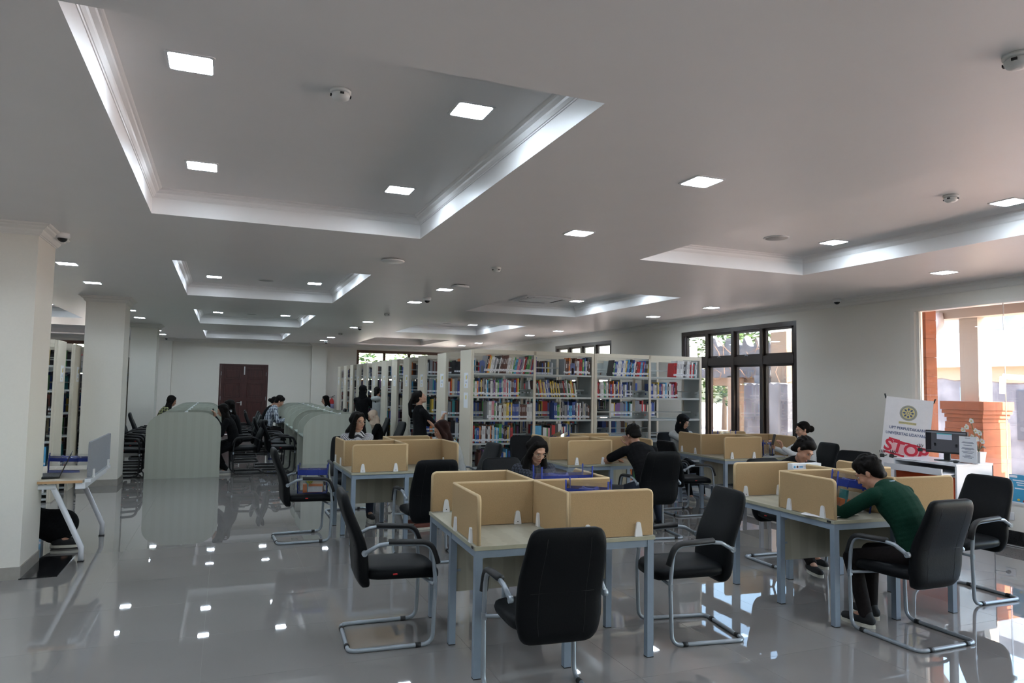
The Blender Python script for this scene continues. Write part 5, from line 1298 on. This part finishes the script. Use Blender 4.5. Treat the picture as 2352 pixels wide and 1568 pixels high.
        m.cap(c0, 0.038, c0 + (c1 - c0) * 0.5, 0.040).cap(c0 + (c1 - c0) * 0.5, 0.040, c1, 0.031).cap(A + Vector((-0.01, 0, 0.0)), 0.042, A + Vector((0.03, 0, -0.04)), 0.042)
        so = remesh(m, 0.008, 'shoe', shoes, t, 2)
        m = MB(); o2 = []
        for i in range(16):
            a = 2 * PI * i / 16; rr_ = 0.046 if math.cos(a) > 0 else 0.040; o2.append((A.x + 0.058 + 0.134 * math.cos(a), A.y + sg * 0.008 + rr_ * math.sin(a) + sg * 0.01 * math.cos(a)))
        m.prism(o2, A.z - 0.085, A.z - 0.060, 'z').build('sole', M_SOLE, so)
        if skirt and k == 0: SK = (Hp, K, A)
    # head
    body.ell(h(0, -0.015, 0.032), (0.076, 0.094, 0.086), 20, 14, HR).ell(h(0, 0.028, -0.028), (0.060, 0.064, 0.082), 18, 12, HR).ell(h(0, 0.052, -0.085), (0.032, 0.030, 0.026), 12, 8, HR)
    body.cap(h(0.045, 0.01, -0.062), 0.022, h(0.012, 0.06, -0.092), 0.022).cap(h(-0.045, 0.01, -0.062), 0.022, h(-0.012, 0.06, -0.092), 0.022)
    body.ell(h(0.034, 0.058, -0.032), (0.026, 0.026, 0.024), 10, 8, HR).ell(h(-0.034, 0.058, -0.032), (0.026, 0.026, 0.024), 10, 8, HR)
    body.cap(h(0, 0.088, 0.008), 0.0075, h(0, 0.106, -0.030), 0.0105, 8).ell(h(0.011, 0.096, -0.034), (0.009, 0.010, 0.008), 8, 6, HR).ell(h(-0.011, 0.096, -0.034), (0.009, 0.010, 0.008), 8, 6, HR)
    body.ell(h(0, 0.078, -0.064), (0.026, 0.018, 0.018), 10, 8, HR).cap(h(-0.03, 0.075, 0.026), 0.014, h(0.03, 0.075, 0.026), 0.014, 8)
    for sx in (-1, 1): body.ell(h(sx * 0.077, -0.008, -0.008), (0.009, 0.020, 0.031), 10, 8, HR)
    bd = remesh(body, vox, 'body', skin, t, 3)
    remesh(shm, max(0.009, vox), 'shirt', shirt, t, 3)
    if skirt:
        K = (K + SK[1]) / 2; A = (A + SK[2]) / 2; pam = MB(); pam.cap(P, 0.13, P + (K - P) * 0.9, 0.15).cap(K - Vector((0.04, 0, 0.03)), 0.12, A + Vector((-0.02, 0, 0.10)), 0.16)
        pam.cap(K - Vector((0, 0, 0.06)), 0.10, A + Vector((0.02, 0, 0.14)), 0.15); remesh(pam, 0.014, 'skirt', pants, t, 6)
    else: remesh(pam, max(0.010, vox), 'trousers', pants, t, 3)
    if collar: MB().tube([nb + Vector((0.058 * math.cos(a) * s + 0.005, 0.062 * math.sin(a) * s, 0.028 - 0.012 * math.cos(a))) for a in [2 * PI * i / 20 for i in range(20)]], 0.012, 6, closed=True, flat=(1.6, 0.7)).build('collar', M_COLLAR, t)
    if hoodie: m = MB(); m.ell(nb + Vector((-0.09, 0, 0.0)), (0.09, 0.12, 0.07), 14, 10).cap(nb + Vector((-0.06, 0.07, 0.02)), 0.04, nb + Vector((0.05, 0.06, -0.02)), 0.03); remesh(m, 0.01, 'hood', shirt, t, 2)
    # face details
    if eyes:
        for sx in (-1, 1):
            e = MB().ell(h(sx * 0.030, 0.0785, 0.004), (0.0135, 0.008, 0.0062), 12, 8, HR).build('eye', M_EYEW, t)
            MB().ell(h(sx * 0.030, 0.0845, 0.003), (0.0052, 0.003, 0.0052), 10, 6, HR).build('iris', M_RUBBER, e)
            MB().tube([h(sx * 0.016, 0.083, 0.0085), h(sx * 0.030, 0.0875, 0.0115), h(sx * 0.045, 0.079, 0.0085)], 0.0017, 5).build('eyelashes', M_HAIR, e)
            MB().tube([h(sx * 0.015, 0.0905, 0.0265), h(sx * 0.031, 0.0900, 0.030), h(sx * 0.048, 0.078, 0.0255)], [0.0014, 0.0021, 0.001], 5).build('eyebrow', M_HAIR, t)
        MB().ell(h(0, 0.0955, -0.060), (0.019, 0.006, 0.0048), 12, 6, HR).ell(h(0, 0.094, -0.069), (0.016, 0.006, 0.0055), 12, 6, HR).build('lips', M_LIP, t)
    if glasses:
        m = MB()
        for sx in (-1, 1):
            m.tube([h(sx * 0.033 + 0.025 * math.cos(a), 0.104 - 0.006 * abs(math.cos(a)), -0.003 + 0.022 * math.sin(a)) for a in [2 * PI * i / 20 for i in range(20)]], 0.0014, 5, closed=True)
            m.tube([h(sx * 0.057, 0.10, 0.004), h(sx * 0.079, 0.03, 0.004), h(sx * 0.082, -0.01, -0.002)], 0.0014, 5)
        m.tube([h(-0.008, 0.104, 0.002), h(0, 0.108, 0.005), h(0.008, 0.104, 0.002)], 0.0014, 5); m.build('glasses', M_GLASSES, t)
    # hair
    hm = hairmat or M_HAIR; m = MB()
    if hair != 'hijab':
        m.ell(h(0, -0.030, 0.046), (0.087, 0.102, 0.088), 22, 16, HR).ell(h(0, -0.062, 0.0), (0.078, 0.062, 0.075), 16, 10, HR)
        m.cap(h(-0.045, 0.040, 0.096), 0.018, h(0.045, 0.040, 0.096), 0.018).cap(h(0.070, 0.012, 0.045), 0.022, h(0.076, 0.004, 0.0), 0.010).cap(h(-0.070, 0.012, 0.045), 0.022, h(-0.076, 0.004, 0.0), 0.010)
    if hair == 'short':
        m.ell(h(0, 0.012, 0.088), (0.078, 0.072, 0.052), 16, 10, HR).cap(h(-0.04, -0.08, -0.055), 0.028, h(0.04, -0.08, -0.055), 0.028)
        rr = random.Random(len(label))
        for k in range(60):
            a = rr.uniform(0, 2 * PI); b = rr.uniform(0, PI * 0.55); c_ = (0.086 * math.sin(b) * math.cos(a), -0.03 + 0.10 * math.sin(b) * math.sin(a), 0.05 + 0.092 * math.cos(b))
            m.ell(h(*c_), (0.014, 0.014, 0.012), 8, 6)
    if hair in ('long', 'longbrown'):
        m.ell(h(0, -0.032, -0.005), (0.096, 0.082, 0.098), 20, 14, HR)
        dn = Vector((0, 0, -1))
        for sx in (-1, 1):
            A0 = h(sx * 0.046, 0.026, 0.100); A1 = h(sx * 0.082, 0.020, 0.02); A2 = h(sx * 0.084, 0.000, -0.075) + dn * 0.01; A3 = A2 + dn * 0.13 * s + Vector((-0.01, -sx * 0.02, 0)); 
            m.cap(A0, 0.022, A1, 0.026).cap(A1, 0.026, A2, 0.036).cap(A2, 0.036, A3, 0.040)
        B0 = h(0, -0.075, 0.0); B1 = B0 + dn * 0.16 * s + Vector((-0.03, 0, 0)); B2 = B1 + dn * 0.14 * s + Vector((-0.02, 0, 0))
        for o_ in (-0.055, -0.02, 0.02, 0.055): m.cap(h(o_, -0.065, 0.02), 0.045, B1 + Vector((0, o_ * 1.3, 0)), 0.045).cap(B1 + Vector((0, o_ * 1.3, 0)), 0.045, B2 + Vector((0, o_ * 1.2, 0)), 0.028)
    if hair == 'pony':
        B0 = h(0, -0.125, 0.035); B1 = B0 + Vector((-0.035, 0, -0.09)); B2 = B1 + Vector((0.0, 0, -0.16)); m.ell(B0, (0.03, 0.03, 0.03), 10, 8); m.cap(B0, 0.028, B1, 0.036).cap(B1, 0.036, B2, 0.024).cap(B2, 0.024, B2 + Vector((0.015, 0, -0.06)), 0.008)
    if hair == 'bun': m.ell(h(0, -0.135, -0.02), (0.048, 0.045, 0.048), 14, 10)
    if hair == 'hijab':
        m.ell(h(0, -0.028, 0.038), (0.094, 0.108, 0.100), 22, 16, HR).ell(h(0, -0.03, -0.055), (0.088, 0.085, 0.095), 20, 14, HR).cap(h(0, -0.02, -0.10), 0.085, nb + Vector((0.015, 0, -0.01)), 0.115)
        m.cap(h(-0.062, 0.035, 0.03), 0.028, h(-0.050, 0.030, -0.080), 0.032).cap(h(0.062, 0.035, 0.03), 0.028, h(0.050, 0.030, -0.080), 0.032).cap(h(-0.035, 0.03, -0.115), 0.032, h(0.035, 0.03, -0.115), 0.032).cap(h(-0.045, 0.042, 0.088), 0.026, h(0.045, 0.042, 0.088), 0.026)
        m.cap(nb + Vector((0.06, 0, -0.02)), 0.07, nb + Vector((0.08, 0, -0.14)), 0.05)
        remesh(m, 0.0085, 'headscarf', hm, t, 4)
    else: remesh(m, 0.0085, 'hair', hm, t, 2)
    return t, HM, root
# nearest woman with long hair
person('woman with long black hair and thin glasses looking down at the nearest table', (2.68, 6.14), 262, zp=0.55, lean=21, hpitch=30, hyaw=14, hands=((2.50, 5.35, 0.80), (2.72, 5.36, 0.80)), feet=((2.74, 5.72, 0), (2.50, 5.72, 0)), fem=True, sc=0.93, skin=M_SKIN2, shirt=P_DARK, hair='long', vox=0.006, glasses=True, pants=M_DENIM, neckfwd=16)
# green sweater
person('person in a dark green sweater writing at the right table, seen from behind', (4.57, 3.58), 95, lean=31, hpitch=34, hyaw=22, hands=((4.40, 4.22, 0.80), (4.74, 4.28, 0.80)), feet=((4.38, 3.88, 0), (4.52, 3.96, 0.02)), sc=0.97, shirt=M_GREEN, hair='short', vox=0.006, poleL=(-0.2, 0.9, -0.7), collar=True, pants=M_DARKTROUSER, neckfwd=28, shoes=M_CANVASSHOE)
# boy resting head on hand
person('boy with short black hair resting his cheek on his hand behind the right table', (5.36, 5.72), 258, lean=30, hpitch=38, hyaw=22, hroll=-12, hands=((5.12, 5.12, 0.79), (5.31, 5.43, 0.90)), feet=((5.40, 5.38, 0), (5.06, 5.04, 0)), sc=0.95, shirt=M_BLACKCLOTH, hair='short', vox=0.0075, handsdown=(None, (0.1, 0.1, 1.0)), poleR=(0.6, -0.3, -1.0), neckfwd=12, sleeve='short', skin=M_SKIN, pants=M_DARKTROUSER)
# phone woman
tp, _, _ = person('woman with a bun and glasses holding up a dark phone by the right wall', (7.50, 7.52), 158, lean=8, hpitch=14, hyaw=0, hands=((7.08, 7.60, 0.92), (7.10, 7.78, 0.90)), feet=((7.10, 7.45, 0), (7.14, 7.72, 0)), fem=True, sc=0.88, skin=M_SKIN2, shirt=M_WHITECLOTH, hair='bun', vox=0.0075, handsdown=((-0.25, 0.0, 1.0), (-0.25, 0, 1.0)), curl=0.9, glasses=True, zp=0.57)
t = empty('smartphone', (6.99, 7.68, 0.965), R(-22), 'dark phone held up by the woman by the right wall', 'phone')
MB().prism(rrect(0.075, 0.155, 0.01), -0.004, 0.004, 'x', M=Matrix.Rotation(R(14), 4, 'Y') @ Matrix.Translation((0, 0, 0.06))).build('phone_body', M_RUBBER, t, bevel=0.001)
MB().prism(rrect(0.069, 0.148, 0.007), 0.004, 0.0045, 'x', M=Matrix.Rotation(R(14), 4, 'Y') @ Matrix.Translation((0, 0, 0.06))).build('screen', M_SCREEN, t)
# man in black, from behind
person('person in a black T-shirt bent over the middle table, seen from behind', (4.66, 7.15), 84, lean=36, hpitch=44, hyaw=-4, hands=((4.56, 7.80, 0.80), (4.66, 7.62, 0.98)), feet=((4.66, 7.42, 0), (5.02, 7.44, 0)), sc=1.0, shirt=M_BLACKCLOTH, sleeve='short', hair='short', vox=0.0085, poleL=(-0.1, 1.0, -0.3), poleR=(0.2, -1.0, -0.6), handsdown=((1, 0.2, 0), (0, 0.3, 1)), pants=M_DENIM, neckfwd=10, eyes=False)
# hijab
person('person in a black headscarf and grey top sitting behind the far right table', (6.72, 9.48), 262, lean=12, hpitch=22, hyaw=32, hands=((6.62, 8.95, 0.80), (6.82, 8.95, 0.80)), feet=((6.84, 9.02, 0), (6.60, 9.00, 0)), fem=True, sc=0.92, skin=M_SKIN2, shirt=M_GREYCLOTH, hair='hijab', hairmat=M_BLACKCLOTH, shoes=M_GREYSHOE, pants=M_BLACKCLOTH, glasses=True, neckfwd=14)
# smiling woman
person('smiling woman with long dark hair and clear glasses behind the far left table', (1.62, 9.42), 268, lean=10, hpitch=8, hyaw=32, hroll=6, hands=((1.50, 8.92, 0.80), (1.78, 8.92, 0.80)), feet=((1.74, 9.0, 0), (1.50, 9.0, 0)), fem=True, sc=0.96, skin=M_SKIN2, shirt=M_STRIPE, hair='long', glasses=True, pants=M_DENIM, neckfwd=12, vox=0.0075)
# brown hair woman
person('person with reddish brown hair at the far left table, only the head showing', (2.72, 8.40), 184, lean=20, hpitch=25, hyaw=-10, hands=((2.15, 8.30, 0.80), (2.15, 8.50, 0.80)), feet=((2.28, 8.22, 0), (2.28, 8.46, 0)), fem=True, sc=0.92, shirt=M_GREYCLOTH, hair='longbrown', hairmat=M_BROWNHAIR, shoes=mat('rust_leather_shoe', (0.15, 0.04, 0.025), 0.6), pants=M_DARKTROUSER, neckfwd=14)
# standing woman in black shirt
person('standing woman in a black shirt with a ponytail looking up at the shelves', (2.86, 10.86), 4, zp=0.86, lean=-3, hpitch=-22, hyaw=-8, hands=((3.21, 10.91, 1.10), (3.19, 10.78, 1.16)), feet=((2.88, 10.96, 0), (2.82, 10.78, 0)), fem=True, sc=0.93, skin=M_SKIN2, shirt=M_BLACKCLOTH, sleeve='elbow', hair='pony', pants=M_WHITECLOTH, standing=True, handsdown=((0.3, 0, 1), (0.3, 0, 1)), vox=0.0075, neckfwd=6, curl=1.0)
t = empty('book', (3.235, 10.84, 1.185), R(10), 'book held by the standing woman in the black shirt', 'book')
MB().box(-0.012, 0.012, -0.07, 0.07, -0.1, 0.1).build('cover', M_PAPER, t)
# standing pair in the aisle
person('standing person in black with a dark headscarf facing into the shelf aisle', (3.02, 16.83), 70, zp=0.88, lean=2, hpitch=8, hyaw=-20, hands=((3.15, 17.13, 1.0), (3.3, 17.03, 1.0)), feet=((2.96, 16.88, 0), (3.14, 16.78, 0)), fem=True, sc=0.97, shirt=M_BLACKCLOTH, hair='hijab', hairmat=M_BLACKCLOTH, pants=M_BLACKCLOTH, standing=True)
person('standing person in a pale grey hooded top half hidden by a shelf end', (3.34, 16.78), 60, zp=0.88, lean=2, hpitch=8, hyaw=0, hands=((3.50, 17.1, 1.0), (3.62, 17.0, 1.0)), feet=((3.30, 16.86, 0), (3.46, 16.78, 0)), fem=True, sc=0.93, shirt=M_GREYCLOTH, hair='pony', pants=M_DENIM, standing=True, hoodie=True)
# beige hijab
person('person in a beige headscarf bowed at the near end of the right carrels', (2.74, 13.30), 182, zp=0.53, lean=14, hpitch=26, hyaw=-10, hands=((2.35, 13.2, 0.80), (2.35, 13.4, 0.80)), feet=((2.4, 13.2, 0), (2.4, 13.4, 0)), fem=True, sc=0.86, shirt=M_BLACKCLOTH, hair='hijab', hairmat=M_BEIGE, pants=M_BLACKCLOTH)
# left carrels
person('person in a yellow and black plaid shirt with long hair at the left carrels', (-1.42, 18.3), 5, lean=22, hpitch=25, hyaw=0, hands=((-1.0, 18.4, 0.82), (-1.0, 18.2, 0.82)), feet=((-1.1, 18.4, 0), (-1.1, 18.2, 0)), fem=True, sc=1.0, shirt=P_YELLOW, hair='long', pants=M_DENIM, zp=0.60)
person('woman with glasses holding a phone at the near left carrel', (0.26, 14.85), 178, lean=14, hpitch=16, hyaw=0, hands=((-0.16, 14.72, 1.02), (-0.14, 14.90, 1.00)), feet=((0.02, 14.70, 0), (0.02, 14.95, 0)), fem=True, sc=0.98, skin=M_SKIN2, shirt=M_BLACKCLOTH, hair='long', pants=M_BLACKCLOTH, glasses=True, handsdown=((-0.2, 0, 1), (-0.2, 0, 1)), shoes=M_GREYSHOE)
t = empty('smartphone', (-0.20, 14.80, 1.10), R(20), 'dark phone held by the woman at the near left carrel', 'phone')
MB().prism(rrect(0.075, 0.15, 0.01), -0.004, 0.004, 'x').build('phone_body', M_RUBBER, t, bevel=0.001); MB().box(0.004, 0.0045, -0.034, 0.034, -0.07, 0.07).build('screen', mat('blue_screen', (0.03, 0.10, 0.5), 0.3, emit=1.2), t)
person('person with black hair and a pale hair clip at the near left carrel', (0.20, 14.22), 176, lean=20, hpitch=22, hyaw=0, hands=((-0.22, 14.1, 0.80), (-0.22, 14.3, 0.80)), feet=((0.08, 14.05, 0), (0.02, 14.3, 0)), fem=True, sc=0.93, shirt=M_BLACKCLOTH, hair='long', pants=M_BLACKCLOTH, shoes=M_GREYSHOE)
tag(MB().box(0.09, 0.13, 14.135, 14.142, 1.165, 1.175).box(0.10, 0.13, 14.135, 14.142, 1.14, 1.15).build('hair_clip', M_PAPER), 'small pale hair clip on the black hair of the person at the near left carrel', 'hair clip')
person('boy in a white and navy plaid shirt reading at the right carrels', (0.95, 17.95), 2, lean=20, hpitch=32, hyaw=0, hands=((1.38, 18.05, 0.80), (1.38, 17.85, 0.80)), feet=((1.30, 18.1, 0), (1.30, 17.8, 0)), sc=1.03, shirt=P_BLUE, hair='short', pants=M_DARKTROUSER, zp=0.60, neckfwd=16)
person('person in black with tied hair next to the boy in plaid at the right carrels', (0.92, 19.0), 2, lean=20, hpitch=30, hyaw=0, hands=((1.38, 19.1, 0.80), (1.38, 18.9, 0.80)), feet=((1.3, 19.1, 0), (1.3, 18.9, 0)), fem=True, sc=1.0, shirt=M_BLACKCLOTH, hair='bun', pants=M_BLACKCLOTH, neckfwd=14)
person('girl with a pale headband and white top at the far right carrel', (2.72, 20.35), 180, lean=8, hpitch=12, hyaw=0, hands=((2.35, 20.3, 0.80), (2.35, 20.45, 0.80)), feet=((2.35, 20.25, 0), (2.35, 20.5, 0)), fem=True, sc=0.97, skin=M_SKIN2, shirt=M_WHITECLOTH, hair='long', pants=M_DENIM)
hb = MB().tube([Vector((2.585 , 20.35 + 0.094 * math.cos(a), 1.145 + 0.12 * math.sin(a))) for a in [PI * (0.08 + 0.84 * i / 14) for i in range(15)]], 0.007, 6).build('headband', mat('mint_band', (0.35, 0.6, 0.55), 0.6))
tag(hb, 'pale mint headband on the girl at the far right carrel', 'headband')
# person at the left desk
person('person in a long black skirt typing at the light desk, behind the near left column', (-2.18, 8.36), 0, lean=10, hpitch=18, hands=((-1.66, 8.10, 0.80), (-1.66, 7.92, 0.80)), feet=((-1.52, 8.52, 0), (-1.46, 8.36, 0)), fem=True, sc=0.97, skin=M_SKIN, shirt=M_BLACKCLOTH, hair='hijab', hairmat=M_BLACKCLOTH, pants=M_BLACKCLOTH, skirt=True)
copy_tree(chairA, (-2.24, 8.36, 0), 0, 'black chair behind the near left column at the light desk', G_CH)
